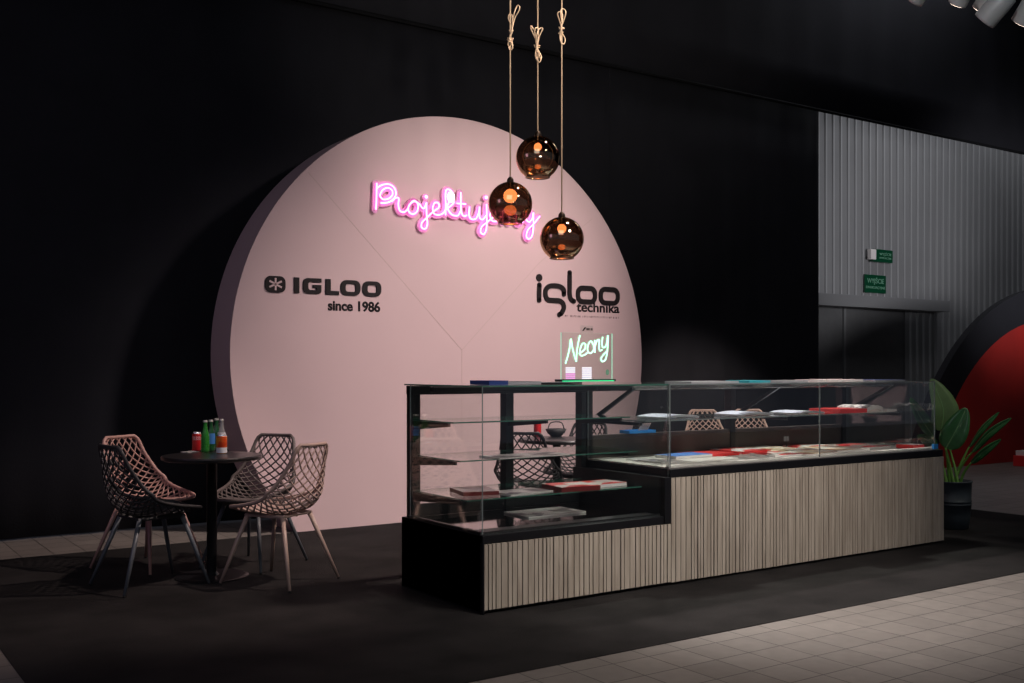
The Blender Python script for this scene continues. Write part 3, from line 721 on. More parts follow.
# deck of the long case
ZK = 0.7015
stackpx('leaflet', 652, 461, ZK, 0.14, 0.34, 0.004, 2, 'pic_grey', 'paper', 'white leaflet at the left end of the long deck')
stackpx('blue_book', 684, 457, ZK, 0.34, 0.19, 0.018, 2, 'blue_card', 'paper', 'bright blue book with white pages on the long deck', 'book')
xs = [(5.16, 5.16, 0.30, 0.30, 'red_card', 'red_card', 'plain red folder between blue book and photo brochures'),
      (5.49, 4.84, 0.30, 0.22, 'pic_red', 'paper', 'red and white photo brochure right of the blue book'),
      (5.52, 5.2, 0.30, 0.30, 'pic_red', 'red_card', 'red-edged photo brochure left of the middle glass joint'),
      (5.80, 4.88, 0.34, 0.36, 'pic_cream', 'paper', 'cream photo brochure at the middle glass joint'),
      (5.86, 5.25, 0.28, 0.26, 'pic_cream', 'cream_card', 'cream photo brochure behind the card holder'),
      (6.18, 4.92, 0.34, 0.36, 'pic_cream', 'paper', 'cream photo brochure right of the middle glass joint'),
      (6.30, 5.25, 0.32, 0.22, 'pic_red', 'red_card', 'red photo brochure near far end of the long deck'),
      (6.57, 5.0, 0.34, 0.30, 'pic_red', 'paper', 'red and white leaflet at far right of the long deck')]
for i, (x, y, w_, d, a, b, lab) in enumerate(xs):
    paper_stack('brochure', x, y, ZK, w_, d, 0.01 + 0.003 * (i % 3), (-3, 2, 3, -2, 1, -2, 3, -1)[i], a, b, lab, 'brochure')
# small card holder on deck
ch = thing('card_holder', (6.07, 5.26, 0.7015), 'small clear card holder standing among cream brochures', 'card holder')
bm = B(); box(bm, -0.03, 0.03, -0.02, 0.02, 0, 0.006); box(bm, -0.004, 0.004, -0.003, 0.003, 0.006, 0.09); obj('stand', bm, M['blackmetal'], ch)
bm = B(); box(bm, -0.025, 0.025, -0.003, 0.003, 0.05, 0.085); obj('card', bm, M['grey_card'], ch)
# blue tray with pencils on the rear upstand
p = on_y(640, 437, 5.41)
tr = thing('pencil_tray', (p.x, 5.41, 0.851), 'blue tray holding a row of pinkish pencils behind the step', 'tray')
bm = B(); box(bm, -0.14, 0.10, -0.05, 0.05, 0, 0.004); box(bm, -0.14, 0.10, -0.05, -0.046, 0.004, 0.02); box(bm, -0.14, 0.10, 0.046, 0.05, 0.004, 0.02); box(bm, -0.14, -0.136, -0.046, 0.046, 0.004, 0.02); box(bm, 0.096, 0.10, -0.046, 0.046, 0.004, 0.02)
obj('tray', bm, M['blue_plastic'], tr)
for k in range(5):
    bm = B(); x = 0.0 + k * 0.018; tube(bm, [(x, 0.02, 0.006), (x + 0.012, -0.01, 0.062)], 0.005, n=6)
    tag(obj('pencil', bm, M['box_wood']), ('leftmost', 'second', 'middle', 'fourth', 'rightmost')[k] + ' of five pinkish pencils leaning in the blue tray', 'pencil', 'pencils in the blue tray').location = tr.location

# ---- mint neon sign "Neony" on the top glass
SX0, SX1 = on_y(561, 380, 4.98).x, on_y(612, 380, 4.98).x
ns = thing('neon_sign', ((SX0 + SX1) / 2, 4.98, 1.2105), 'mint green Neony neon sign on small clear acrylic plate', 'neon sign')
hw = (SX1 - SX0) / 2; top_z = on_y(586, 333, 4.98).z - 1.2105
bm = B(); fs = box(bm, -hw, hw, -0.003, 0.003, 0.012, top_z)
big = sorted(fs, key=lambda f: -f.calc_area())[:2]
for f in fs:
    if f not in big: f.material_index = 1
obj('acrylic_plate', bm, [M['acrylic'], M['acrylic_edge']], ns)
bm = B(); box(bm, -hw - 0.01, hw - 0.01, -0.05, 0.05, 0, 0.014); obj('base', bm, M['blackmetal'], ns, bevel=0.002)
bm = B(); box(bm, -hw - 0.03, hw - 0.03, -0.058, -0.0505, 0.001, 0.007); obj('led_strip', bm, M['led'], ns)
bm = B(); box(bm, -0.05, 0.045, -0.004, 0.002, top_z + 0.0, top_z + 0.045); obj('name_plate', bm, M['acrylic'], ns)
bm = B(); poly_xz(bm, [(-0.04, top_z + 0.012), (-0.022, top_z + 0.034), (-0.008, top_z + 0.034), (-0.03, top_z + 0.012)], -0.0055, -0.0042)
for k in range(9):
    if k != 5: box(bm, -0.008 + k * 0.0055, -0.0045 + k * 0.0055, -0.0055, -0.0042, top_z + 0.016, top_z + 0.03)
obj('name_mark', bm, M['print_'], ns)
NP = Vector(((SX0 + SX1) / 2, 4.98, 1.2105))
def s6(x, y):
    q = on_y(555 + x / 9.75, 320 + y / 9.75, 4.972) - NP; return q
sl = [[(102, 425), (125, 350), (145, 260), (155, 185), (170, 270), (190, 350), (208, 405)], [(208, 405), (212, 320), (225, 230), (243, 150)],
      [(235, 330), (290, 285), (295, 235), (268, 232), (245, 290), (250, 345), (290, 340), (325, 310)],
      [(375, 245), (350, 205), (325, 240), (318, 295), (345, 325), (378, 290), (376, 240)],
      [(388, 195), (388, 320)], [(388, 260), (408, 205), (430, 195), (430, 270), (440, 300), (460, 290)],
      [(465, 165), (458, 230), (470, 270), (500, 245), (515, 150)], [(517, 150), (512, 280), (495, 380), (462, 405), (450, 375), (480, 330), (515, 300)]]
bm = B()
for s in sl: tube(bm, smooth_pts([s6(*p) for p in s], 5), 0.0042, n=8)
obj('neon_tube', bm, M['neon_green'], ns, smooth=True)
def s6z(y): return s6(0, y).z
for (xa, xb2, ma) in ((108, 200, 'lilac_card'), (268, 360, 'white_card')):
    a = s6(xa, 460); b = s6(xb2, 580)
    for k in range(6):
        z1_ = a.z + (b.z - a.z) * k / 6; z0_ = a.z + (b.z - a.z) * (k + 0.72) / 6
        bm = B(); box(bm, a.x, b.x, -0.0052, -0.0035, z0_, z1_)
        obj('sticker_stripe', bm, M['white_card' if (k < 3 or ma == 'white_card') else 'lilac_card'], ns)  # stripes carry their brightness as emission
q = s6(515, 510)
bm = B(); disc_xz(bm, q.x, q.z, 0.013, -0.005, -0.0035, 0.018); obj('green_badge', bm, M['green_print'], ns)

# ================================================================== CHAIRS
def chair_surface():
    prof = smooth_pts([(0.275, 0, 0.448), (0.2, 0, 0.428), (0.08, 0, 0.415), (-0.05, 0, 0.415), (-0.15, 0, 0.438), (-0.22, 0, 0.50), (-0.252, 0, 0.59), (-0.27, 0, 0.70), (-0.288, 0, 0.835)], 10)
    n = len(prof)
    wk = [(0, 0.15), (0.03, 0.178), (0.08, 0.202), (0.2, 0.232), (0.42, 0.255), (0.58, 0.258), (0.75, 0.225), (0.9, 0.178), (0.97, 0.155), (1, 0.125)]
    ck = [(0, 0.004), (0.1, 0.035), (0.2, 0.06), (0.4, 0.105), (0.6, 0.128), (0.8, 0.085), (0.94, 0.035), (1, 0.02)]
    def lerp(K, v):
        v = min(max(v, 0.0), 1.0); m = len(K)
        for i in range(m - 1):
            if v <= K[i + 1][0] or i == m - 2:
                sl = lambda q: (K[min(q + 1, m - 1)][1] - K[max(q - 1, 0)][1]) / (K[min(q + 1, m - 1)][0] - K[max(q - 1, 0)][0])
                h = K[i + 1][0] - K[i][0]; t = (v - K[i][0]) / h; a, b = K[i][1], K[i + 1][1]
                return (2 * t ** 3 - 3 * t * t + 1) * a + (t ** 3 - 2 * t * t + t) * h * sl(i) + (-2 * t ** 3 + 3 * t * t) * b + (t ** 3 - t * t) * h * sl(i + 1)
    def P_(i):
        i = min(max(i, 0), n - 1.001); k = int(i); return prof[k].lerp(prof[k + 1], i - k)
    def S(s, v):
        q = S0(s, v); return Vector((q.x * 0.92, q.y * 0.92, q.z))
    def S0(s, v):
        i = min(max(v, 0), 1) * (n - 1); k = min(int(i), n - 2); t = i - k
        p = prof[k].lerp(prof[k + 1], t)
        a = P_(i - 12); b = P_(i + 12); tg = (b - a).normalized()
        nr = Vector((tg.z, 0, -tg.x)); nr = nr if (nr.z > 0 or nr.x > 0) else -nr
        w_ = lerp(wk, v); c_ = lerp(ck, v); s_ = abs(s)
        return p + Vector((0, w_ * math.sin(s * 1.35) / math.sin(1.35), 0)) + nr * c_ * (s_ ** 2.3)
    return S
S = chair_surface()
def make_chair(name, shellm, legm, label, seatm=None):
    t = thing(name, (0, 0, 0), label, 'chair')
    # rim
    rim = [S(1, v / 40) for v in range(0, 41)] + [S(1 - k / 5, 1.0) for k in range(1, 10)] + [S(-1, 1 - v / 40) for v in range(0, 41)] + [S(-1 + k / 5, 0) for k in range(1, 10)]
    bm = B(); tube(bm, rim, 0.0115, closed=True, n=8); obj('rim', bm, shellm, t, smooth=True)
    # diagonal lattice
    bm = B(); K = 7.2
    for fam in (1, -1):
        off = -K - 0.2
        for i in range(-14, 40):
            c0 = i * 0.28
            pts = []
            for j in range(61):
                v = j / 60; s = fam * (c0 - K * (v ** 0.92) * 0.62 * 1.0) + fam * -1.0
                if abs(s) <= 1.0: pts.append((s, v))
                elif pts: break
            if len(pts) < 3: continue
            P = [S(s, v) for s, v in pts]
            R_ = [0.0052 + 0.0022 * max(0, 1 - 2.0 * v) for s, v in pts]
            tube(bm, P, R_, n=5)
    obj('lattice_shell', bm, shellm, t, smooth=True)
    # moulded seat pan following the shell's low middle
    bm = B(); G = []
    for i in range(13):
        v = 0.03 + 0.37 * i / 12; wmax = 0.62 * min(1, 0.55 + i / 6) if i < 9 else 0.62 * (1 - 0.12 * (i - 8))
        G.append([bm.verts.new(S(-wmax + 2 * wmax * k / 10, v) + Vector((0, 0, 0.004))) for k in range(11)])
    for a, b in zip(G, G[1:]):
        for k in range(10): bm.faces.new((a[k], a[k + 1], b[k + 1], b[k]))
    o = obj('seat_pan', bm, shellm, t, smooth=True); sd = o.modifiers.new('thickness', 'SOLIDIFY'); sd.thickness = 0.008; sd.offset = -1
    # under frame and legs
    bm = B(); tube(bm, [(0.15, 0.13, 0.413), (0.15, -0.13, 0.413), (-0.13, -0.13, 0.413), (-0.13, 0.13, 0.413)], 0.011, closed=True, n=6)
    tube(bm, [(0.15, 0, 0.413), (-0.13, 0, 0.413)], 0.011)
    obj('under_frame', bm, shellm, t)
    for sx, sy in ((1, 1), (1, -1), (-1, 1), (-1, -1)):
        bm = B(); a = Vector((0.01 + 0.13 * sx, 0.125 * sy, 0.416)); b = Vector((0.258 * sx, 0.232 * sy, 0.0118))
        tube(bm, [a, a.lerp(b, 0.5), b], [0.0145, 0.0125, 0.0085], n=10)
        l = obj('leg', bm, legm, t, smooth=True)
        bm = B(); tube(bm, [b, b + (b - a).normalized() * 0.008], [0.009, 0.009], n=8); obj('foot_cap', bm, M['rubber'], l)
    return t
CZ = 0.004
cA = make_chair('lattice_chair', M['chair_black'], M['leg_grey'], 'black lattice shell chair front left of the bar table', 'chair')
cA.location = (1.73, 6.328, CZ); cA.rotation_euler.z = math.radians(10)
cB = make_chair('lattice_chair', M['chair_pink'], M['leg_pink'], 'blush pink lattice shell chair behind the black one')
cB.location = (1.88, 6.92, CZ); cB.rotation_euler.z = math.radians(-61)
cC = make_chair('lattice_chair', M['chair_taupe'], M['leg_grey'], 'dark taupe lattice shell chair beyond the round table')
cC.location = (2.475, 6.60, CZ); cC.rotation_euler.z = math.radians(214)
cD = make_chair('lattice_chair', M['chair_tan'], M['leg_tan'], 'sand coloured lattice shell chair front right of round table')
cD.location = (2.405, 5.985, CZ); cD.rotation_euler.z = math.radians(119)
cE = dup(cA, (4.36, 6.13, CZ), math.radians(40), 'black lattice shell chair seen through the low glass case')
cF = dup(cA, (5.24, 6.72, CZ), math.radians(205), 'black lattice shell chair on the far side of the second table')
cG = dup(cD, (8.05, 8.05, CZ), math.radians(-122), 'sand lattice chair seen through long case, left of the pair')
cH = dup(cD, (8.53, 7.87, CZ), math.radians(-128), 'sand lattice chair seen through long case, right of the pair')

# ================================================================== TABLES AND DRINKS
def make_table(loc, label):
    t = thing('round_table', loc, label, 'table')
    bm = B(); lathe(bm, [(0, 0.722), (0.285, 0.722), (0.3, 0.728), (0.302, 0.742), (0.298, 0.75), (0, 0.75)], 128); obj('table_top', bm, M['table'], t)
    bm = B(); lathe(bm, [(0.031, 0.012), (0.031, 0.71), (0.05, 0.715), (0.09, 0.722)], 24); obj('pole', bm, M['blackmetal'], t, smooth=True)
    bm = B(); lathe(bm, [(0, 0), (0.222, 0), (0.222, 0.006), (0.2, 0.011), (0.045, 0.014), (0.031, 0.03), (0, 0.03)], 48); obj('base_plate', bm, M['blackmetal'], t)
    return t
tb = make_table((2.122, 6.385, CZ), 'round black bistro table holding the bottles and cans')
tb2 = dup(tb, (4.81, 6.42, CZ), 0, 'round black bistro table behind the low glass case')
TZ = 0.7545
def can(u, v, r, h, body, label, z=TZ, loc=None):
    p = loc or on_z(u, v, z)
    t = thing('drink_can', (p[0], p[1], z), label, 'can')
    bm = B(); lathe(bm, [(0, 0.0), (r * 0.8, 0), (r, 0.008), (r, h * 0.9)], 24); obj('body', bm, M[body], t, smooth=True)
    bm = B(); lathe(bm, [(r, h * 0.9), (r * 0.85, h * 0.965), (r * 0.86, h), (r * 0.8, h), (r * 0.78, h - 0.005), (0, h - 0.005)], 24); obj('lid', bm, M['can_silver'], t, smooth=True)
    return t
c1 = can(196.6, 450.6, 0.0285, 0.122, 'can_red', 'red soft drink can left of the green bottle')
# white swirl script on the can
a_ = math.atan2(-c1.location.y, -c1.location.x)
bm = B()
for row, zz in enumerate((0.088, 0.076)):
    for k in range(5):
        aa = a_ - 0.8 + k * 0.38
        P = [Vector((0.0292 * math.cos(aa + dx), 0.0292 * math.sin(aa + dx), zz + dz)) for dx, dz in ((0.1, 0.004), (0.0, 0.006), (-0.06, 0.0), (0.04, -0.005), (0.26, -0.002))]
        tube(bm, P, 0.0013, n=5)
obj('script', bm, M['label_white'], c1)
c2 = can(221.6, 453.6, 0.0335, 0.122, 'can_orange', 'orange-red tall can in front of the bottles')
bm = B(); lathe(bm, [(0.0338, 0.006), (0.0338, 0.04)], 24); obj('white_band', bm, M['label_white'], c2, smooth=True)
def bottle(u, v, body, lab, labm, h=0.205):
    p = on_z(u, v, TZ)
    t = thing('bottle', (p.x, p.y, TZ), lab, 'bottle')
    bm = B(); lathe(bm, [(0, 0.004), (0.02, 0), (0.0255, 0.004), (0.0265, 0.02), (0.0265, 0.10), (0.024, 0.118), (0.0145, 0.15), (0.0118, 0.175), (0.0118, h - 0.012)], 24)
    obj('body', bm, M[body], t, smooth=True)
    bm = B(); lathe(bm, [(0.0142, h - 0.013), (0.0145, h - 0.004), (0.012, h), (0, h)], 16); obj('cap', bm, M['cap'], t, smooth=True)
    if labm:
        bm = B(); lathe(bm, [(0.027, 0.05), (0.027, 0.10), (0.0246, 0.118)], 24); obj('label', bm, M[labm], t, smooth=True)
    return t
bottle(205.2, 452.4, 'bottle_green', 'bright green glass bottle beside the red can', None)
bottle(210.8, 451.6, 'bottle_dark', 'dark green bottle with blue label on the table', 'label_blue')
bottle(216.4, 449.2, 'bottle_dark', 'unlabelled dark bottle behind the other bottles', None)
bottle(221.6, 450.3, 'bottle_clear', 'clear bottle with white label behind orange can', 'label_white')
p = on_z(190, 452.2, TZ)
paper_stack('napkin', p.x, p.y, TZ, 0.09, 0.07, 0.003, 20, 'paper', 'paper', 'small folded white napkin left of the red can', 'napkin')
p = on_z(576.5, 437, TZ)
q = on_z(537.5, 436.5, TZ)
can(0, 0, 0.03, 0.122, 'can_red', 'plain red can on the table behind the glass case', TZ, (q.x, q.y))
q = on_z(556, 436.5, TZ)
bw = thing('bowl', (q.x, q.y, TZ), 'small dark bowl on the table behind the glass case', 'bowl')
bm = B(); lathe(bm, [(0, 0.0), (0.04, 0.0), (0.07, 0.03), (0.085, 0.06), (0.08, 0.06), (0.066, 0.034), (0.036, 0.006), (0, 0.006)], 28); obj('body', bm, M['chair_black'], bw, smooth=True)
bm = B(); tube(bm, smooth_pts([(-0.08, 0, 0.058), (-0.05, 0, 0.11), (0.05, 0, 0.11), (0.08, 0, 0.058)], 6), 0.005); obj('handle', bm, M['chair_black'], bw)

# ================================================================== PENDANT LAMPS
CEIL = 7.6
def pendant(u, v, D, knots, label, bulb_s):
    c = at_depth(u, v, D); R = 22.0 * D / F
    t = thing('pendant_lamp', (c.x, c.y, c.z), label, 'pendant lamp', None, -YAW)
    bm = B(); prof = []
    for k in range(0, 27):
        a = math.radians(90 - 6 - (180 - 6 - 34) * k / 26); prof.append((R * math.cos(a), R * math.sin(a)))
    prof.append((R * math.cos(math.radians(-57)), R * math.sin(math.radians(-57)) - 0.006))
    lathe(bm, prof, 48); obj('glass_shade', bm, M['globe'], t, smooth=True)
    bm = B(); r0 = prof[-1][0]; z0 = prof[-1][1]
    tube(bm, [(r0 * math.cos(2 * PI * k / 40), r0 * math.sin(2 * PI * k / 40), z0) for k in range(40)], 0.0022, closed=True, n=6); obj('shade_rim', bm, M['socket'], t, smooth=True)
    bm = B(); lathe(bm, [(0.0, R - 0.04), (0.017, R - 0.04), (0.017, R - 0.01), (0.021, R), (0.019, R + 0.016), (0.008, R + 0.03), (0, R + 0.03)], 20); obj('socket', bm, M['socket'], t, smooth=True)
    bm = B(); bmesh.ops.create_uvsphere(bm, u_segments=18, v_segments=12, radius=0.031 * bulb_s, matrix=Matrix.Translation((0, 0, R - 0.042 - 0.03 * bulb_s)))
    obj('bulb', bm, M['bulb'], t, smooth=True)
    bm = B(); tube(bm, [(0, 0, R + 0.028), (0, 0, CEIL - c.z)], 0.004, n=6); obj('cord', bm, M['jute'], t, smooth=True)
    bm = B()
    for s in knots:
        P = [((x - 0) , y) for x, y in s]
        pts = []
        for i, (x, y) in enumerate(P):
            uu, vv = 495 + x / 8.54, y / 8.54
            q = at_depth(uu, vv, D - 0.012 * ((i % 3) - 1) - 0.01); pts.append(q - c)
        rot = Matrix.Rotation(YAW, 3, 'Z'); pts = [rot @ q for q in pts]
        tube(bm, smooth_pts(pts, 6), 0.0034, n=6)
    obj('cord_knot', bm, M['jute'], t, smooth=True)
    return t
k1 = [[(130, 415), (112, 380), (125, 330), (135, 260), (130, 200), (115, 155), (122, 122), (145, 130), (150, 190), (140, 260), (128, 330), (150, 400), (138, 425)],
      [(135, 290), (145, 210), (165, 110), (190, 50), (210, 55), (205, 90), (172, 150), (150, 230), (138, 300), (112, 370), (128, 425), (150, 400), (140, 330)],
      [(105, 340), (150, 345)], [(108, 325), (155, 330)], [(112, 352), (148, 360)], [(120, 260), (155, 262)]]
k2 = [[(360, 525), (345, 470), (355, 400), (340, 320), (305, 240), (312, 225), (335, 265), (352, 350), (362, 430), (390, 510), (375, 530), (355, 500)],
      [(362, 400), (375, 320), (405, 250), (395, 238), (368, 262), (352, 330), (362, 410), (395, 480), (388, 525)],
      [(355, 390), (340, 280), (345, 242), (365, 240), (372, 285), (358, 390), (350, 470), (370, 525)],
      [(332, 385), (385, 390)], [(338, 400), (380, 405)], [(342, 435), (382, 440)]]
k3 = [[(572, 375), (560, 300), (568, 240), (550, 170), (535, 120), (550, 100), (575, 120), (572, 200), (565, 260), (598, 330), (590, 375), (565, 370)],
      [(560, 240), (585, 180), (605, 110), (590, 78), (565, 85), (562, 130), (572, 200), (555, 280), (560, 350), (580, 378)],
      [(545, 232), (592, 245)], [(540, 285), (585, 275)], [(548, 245), (590, 235)]]
pendant(510.3, 204, 6.05, k1, 'leftmost smoked globe pendant in front of the pink neon word', 1.3)
pendant(537.8, 158, 6.15, k2, 'topmost smoked copper globe pendant with brown tint', 0.75)
pendant(561.8, 239, 6.05, k3, 'lowest smoked copper globe pendant, right of the three', 0.85)

# ================================================================== SPOTLIGHTS
rail = thing('lighting_truss', at_depth(1000, -40, 8.6), 'black lighting truss above the far end of the counter', 'truss')
bm = B()
for dz, dy in ((0.0, 0.0), (0.18, 0.09), (0.0, 0.18)): tube(bm, [(-1.4, dy, dz), (1.8, dy, dz)], 0.02, n=8)
obj('chord', bm, M['ceiling'], rail)
bm = B()
for k in range(16):
    x = -1.4 + k * 0.2; tube(bm, [(x, 0, 0), (x + 0.1, 0.09, 0.18), (x + 0.2, 0, 0)], 0.008, n=5)
    tube(bm, [(x, 0.18, 0), (x + 0.1, 0.09, 0.18)], 0.008, n=5)
obj('lattice_brace', bm, M['ceiling'], rail)
bm = B(); tube(bm, [(0, 0.09, 0.18), (0, 0.09, CEIL - rail.location.z)], 0.012, n=6); tube(bm, [(1.5, 0.09, 0.18), (1.5, 0.09, CEIL - rail.location.z)], 0.012, n=6)
obj('hanger', bm, M['ceiling'], rail)
def fixture(ub, vb, ut, vt, r, label, D=8.5, lensm='lens'):
    a = at_depth(ub, vb, D); b = at_depth(ut, vt, D - 0.0125 * (vb - vt) * 0.42)
    t = thing('spotlight', a, label, 'spotlight')
    ax = (b - a); Lh = ax.length; axn = ax.normalized()
    bm = B(); tube(bm, [Vector((0, 0, 0)), axn * 0.015, axn * Lh * 0.55, axn * Lh * 0.9, axn * Lh], [r * 1.0, r * 1.02, r, r * 0.92, r * 0.6], n=24); obj('housing', bm, M['silver'], t, smooth=True)
    bm = B(); tube(bm, [axn * -0.004, axn * -0.0005], [r * 0.86, r * 0.86], n=24); obj('lens', bm, M[lensm], t)
    e = (rail.location + Vector(((b.x - rail.location.x), 0, 0))) - a
    bm = B(); tube(bm, [axn * Lh * 0.6, axn * Lh * 0.9 + Vector((0, 0, r + 0.03)), e], 0.01, n=6); obj('yoke', bm, M['blackmetal'], t)
    return t
fixture(914, 2, 930, -22, 0.07, 'leftmost silver spotlight at the top right edge', 8.5, 'silver')
fixture(957, 4, 972, -26, 0.075, 'second silver spotlight with lit rim at top right')
fixture(981, 10, 1000, -22, 0.08, 'middle silver spotlight with lit rim at top right', 8.95)
fixture(984, 21, 1010, -8, 0.092, 'largest silver spotlight hanging lowest at top right', 8.4, 'silver')
fixture(1022, 23, 1040, -8, 0.09, 'rightmost silver spotlight cut by the picture edge')

# ================================================================== EXIT SIGNS
def sign(u, v, w_, h, label, lines, y=GY - 0.05, lamp=False):
    c = on_y(u, v, y)
    t = thing('exit_sign', (c.x, y, c.z - h / 2), label, 'sign')
    bm = B(); box(bm, -w_ / 2, w_ / 2, -0.01 if not lamp else -0.06, 0.01, 0, h); obj('plate', bm, M['green_sign'], t, bevel=0.003)
    yf_ = -0.012 if not lamp else -0.062
    for (body, x0, z0, ww, h_) in lines:
        text('sign_text', body, 0.1, (x0, yf_, z0), (PI / 2, 0, 0), M['green_print'], t, width=ww, height=h_, bold=0.001)
    return t
sign(875, 284, 0.56, 0.30, 'green WYJŚCIE EWAKUACYJNE plate over the grey door', [('WYJŚCIE', -0.22, 0.135, 0.44, 0.13), ('EWAKUACYJNE', -0.25, 0.055, 0.5, 0.055)])
ls = sign(880, 256.3, 0.52, 0.21, 'small green exit lamp higher on the corrugated wall', [('WYJŚCIE', -0.10, 0.10, 0.32, 0.07), ('EWAKUACYJNE', -0.10, 0.045, 0.32, 0.04)], lamp=True)
bm = B(); box(bm, -0.34, -0.20, -0.08, 0.0, 0.03, 0.2); obj('lamp_head', bm, M['paper'], ls, bevel=0.01)
# running man / extinguisher type pictogram on the door
c = on_y(843.5, 361, GY + 0.11)
pg = thing('pictogram_sign', (c.x, GY + 0.11, c.z - 0.11), 'small green pictogram plate on the grey door leaf', 'sign')
bm = B(); box(bm, -0.09, 0.09, -0.004, 0.004, 0, 0.22); obj('plate', bm, M['green_sign'], pg)
bm = B(); ribbon(bm, [(-0.04, 0.06), (0.0, 0.1), (0.03, 0.15), (0.02, 0.19)], 0.04, -0.006, -0.004); ribbon(bm, [(-0.05, 0.04), (0.06, 0.04)], 0.02, -0.006, -0.004); obj('figure', bm, M['green_print'], pg)

# ================================================================== RED ARCH, CRATE
AX, AZ, AR, AY = 14.97, -0.98, 2.98, 8.1
ar = thing('arched_backdrop', (AX, AY, 0), 'red fabric arch with thick black rim at the right edge', 'backdrop')
a0 = math.asin(-AZ / AR)
pts = [(AR * math.cos(a0 + (PI - 2 * a0) * k / 80), AZ + AR * math.sin(a0 + (PI - 2 * a0) * k / 80)) for k in range(81)]
bm = B(); nx = 60
for j, s in enumerate((1.0,)):
    poly_xz(bm, pts, 0.0, 0.02)
obj('fabric_face', bm, M['red_fabric'], ar)
a1 = math.asin(1.06 / 3.52)
op = [(3.52 * math.cos(a1 + (PI - 2 * a1) * k / 80) + 0.05, -1.06 + 3.52 * math.sin(a1 + (PI - 2 * a1) * k / 80)) for k in range(81)]
bm = B()
V = [[bm.verts.new((x, y, z)) for x, z in q] for q, y in ((pts, 0.0), (op, -0.02), (op, 0.08), (pts, 0.08))]
for a, b in ((0, 1), (1, 2), (2, 3), (3, 0)):
    for k in range(80): bm.faces.new((V[a][k], V[a][k + 1], V[b][k + 1], V[b][k]))
for e in (0, 80): bm.faces.new([V[q][e] for q in range(4)])
obj('black_rim', bm, M['drape'], ar)
bm = B(); poly_xz(bm, [(x * 0.999, z * 0.999) for x, z in pts], 0.03, 0.075); obj('back_cloth', bm, M['drape'], ar)
c = on_z(1022, 466)
cr = thing('crate', (c.x, c.y, 0), 'small red and white box on the floor at right edge', 'box')
bm = B(); box(bm, -0.08, 0.0, -0.08, 0.08, 0, 0.14); obj('red_side', bm, M['red_card'], cr, bevel=0.005)
bm = B(); box(bm, 0.001, 0.22, -0.09, 0.09, 0, 0.2); obj('white_side', bm, M['paper'], cr, bevel=0.005)

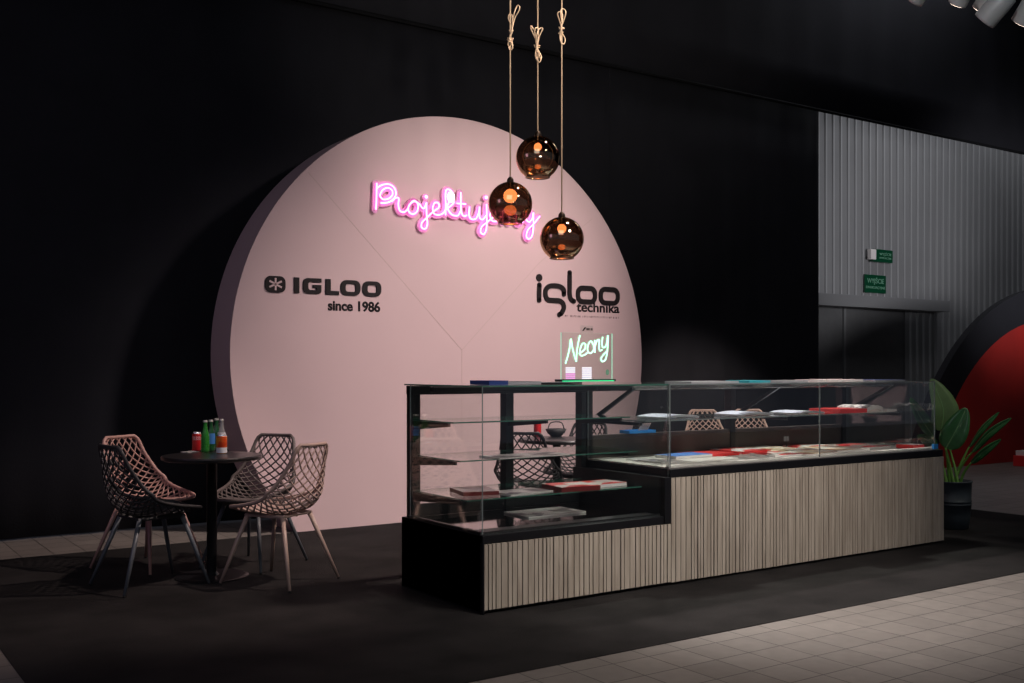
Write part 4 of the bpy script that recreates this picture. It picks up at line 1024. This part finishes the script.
# ================================================================== POTTED PLANT
pc = Vector((7.71, 4.97, 0.004))
pl = thing('potted_plant', pc, 'broad-leaved green plant in dark ribbed pot beside the counter end', 'plant')
bm = B(); lathe(bm, [(0, 0), (0.118, 0), (0.128, 0.01), (0.14, 0.10), (0.146, 0.19), (0.151, 0.193), (0.151, 0.203), (0.146, 0.206), (0.146, 0.214), (0.151, 0.217), (0.151, 0.227), (0.146, 0.23), (0.151, 0.37), (0.157, 0.374), (0.157, 0.385), (0.143, 0.385), (0.138, 0.34), (0, 0.34)], 48)
obj('pot', bm, M['pot'], pl, smooth=True)
bm = B(); lathe(bm, [(0, 0.358), (0.139, 0.35)], 32); obj('soil', bm, M['soil'], pl)
def leaf(base_px, mid_px, tip_px, wid, dd, mleaf='leaf', stem_root=(0, 0), turn=0.0):
    D0 = pc.x * FW[0] + pc.y * FW[1]
    a = at_depth(*base_px, D0 + dd[0]) - pc; m_ = at_depth(*mid_px, D0 + dd[1]) - pc; b = at_depth(*tip_px, D0 + dd[2]) - pc
    P = smooth_pts([a, m_, b], 10); n = len(P)
    view = Vector((-FW[0], -FW[1], 0.25)).normalized()
    view = (Matrix.Rotation(turn, 3, 'Z') @ view)
    bm = B(); rows = []
    for i, p in enumerate(P):
        t = i / (n - 1); tg = (P[min(i + 1, n - 1)] - P[max(i - 1, 0)]).normalized()
        side = tg.cross(view).normalized(); nr = side.cross(tg).normalized()
        w_ = wid * (math.sin(PI * min(1, (t * 0.96 + 0.02)) ** 0.75)) ** 0.8
        row = []
        for k in (-1, -0.6, -0.25, 0, 0.25, 0.6, 1):
            fold = 0.35 * abs(k) * w_ - 0.12 * w_ * k * k + 0.02 * w_ * math.sin(t * 40) * abs(k)
            row.append(bm.verts.new(p + side * (k * w_) + nr * fold))
        rows.append(row)
    for r1, r2 in zip(rows, rows[1:]):
        for k in range(6): bm.faces.new((r1[k], r1[k + 1], r2[k + 1], r2[k]))
    o = obj('leaf', bm, M[mleaf], pl, smooth=True); s = o.modifiers.new('thickness', 'SOLIDIFY'); s.thickness = 0.0015
    bm = B(); tube(bm, P, [0.005 * (1 - 0.8 * i / n) for i in range(n)], n=6); obj('midrib', bm, M['rib'], o, smooth=True)
    root = Vector((stem_root[0], stem_root[1], 0.345)); mid = root.lerp(a, 0.5) + Vector((0, 0, 0.03)) + (root - a) * 0.08
    bm = B(); Q = smooth_pts([root, mid, a], 8); tube(bm, Q, [0.0135 - 0.007 * i / len(Q) for i in range(len(Q))], n=8); obj('stalk', bm, M['stem'], pl, smooth=True)
leaf((941, 431), (943, 408), (931, 379), 0.125, (0.0, 0.0, 0.05), 'leaf_pale', (-0.02, -0.03), 0.2)
leaf((946, 448), (956, 430), (966, 408), 0.10, (-0.02, -0.05, -0.06), 'leaf', (0.0, 0.02), -0.3)
leaf((950, 450), (951, 436), (947, 416), 0.08, (0.05, 0.05, 0.08), 'leaf', (0.01, -0.05), 0.4)
leaf((969, 447), (981, 430), (999, 412), 0.036, (0.0, 0.0, 0.05), 'leaf', (0.03, 0.0), 0.9)
leaf((972, 452), (988, 434), (1011, 418), 0.042, (-0.05, -0.06, -0.05), 'leaf', (0.045, 0.02), 0.8)
leaf((971, 463), (983, 452), (1001, 439), 0.042, (-0.05, -0.08, -0.1), 'leaf', (0.06, -0.03), 0.7)
leaf((933, 436), (922, 420), (910, 398), 0.07, (0.05, 0.08, 0.1), 'leaf', (-0.06, 0.0), 0.3)
leaf((936, 446), (927, 440), (917, 436), 0.05, (0.06, 0.1, 0.12), 'leaf', (-0.06, 0.03), 0.0)
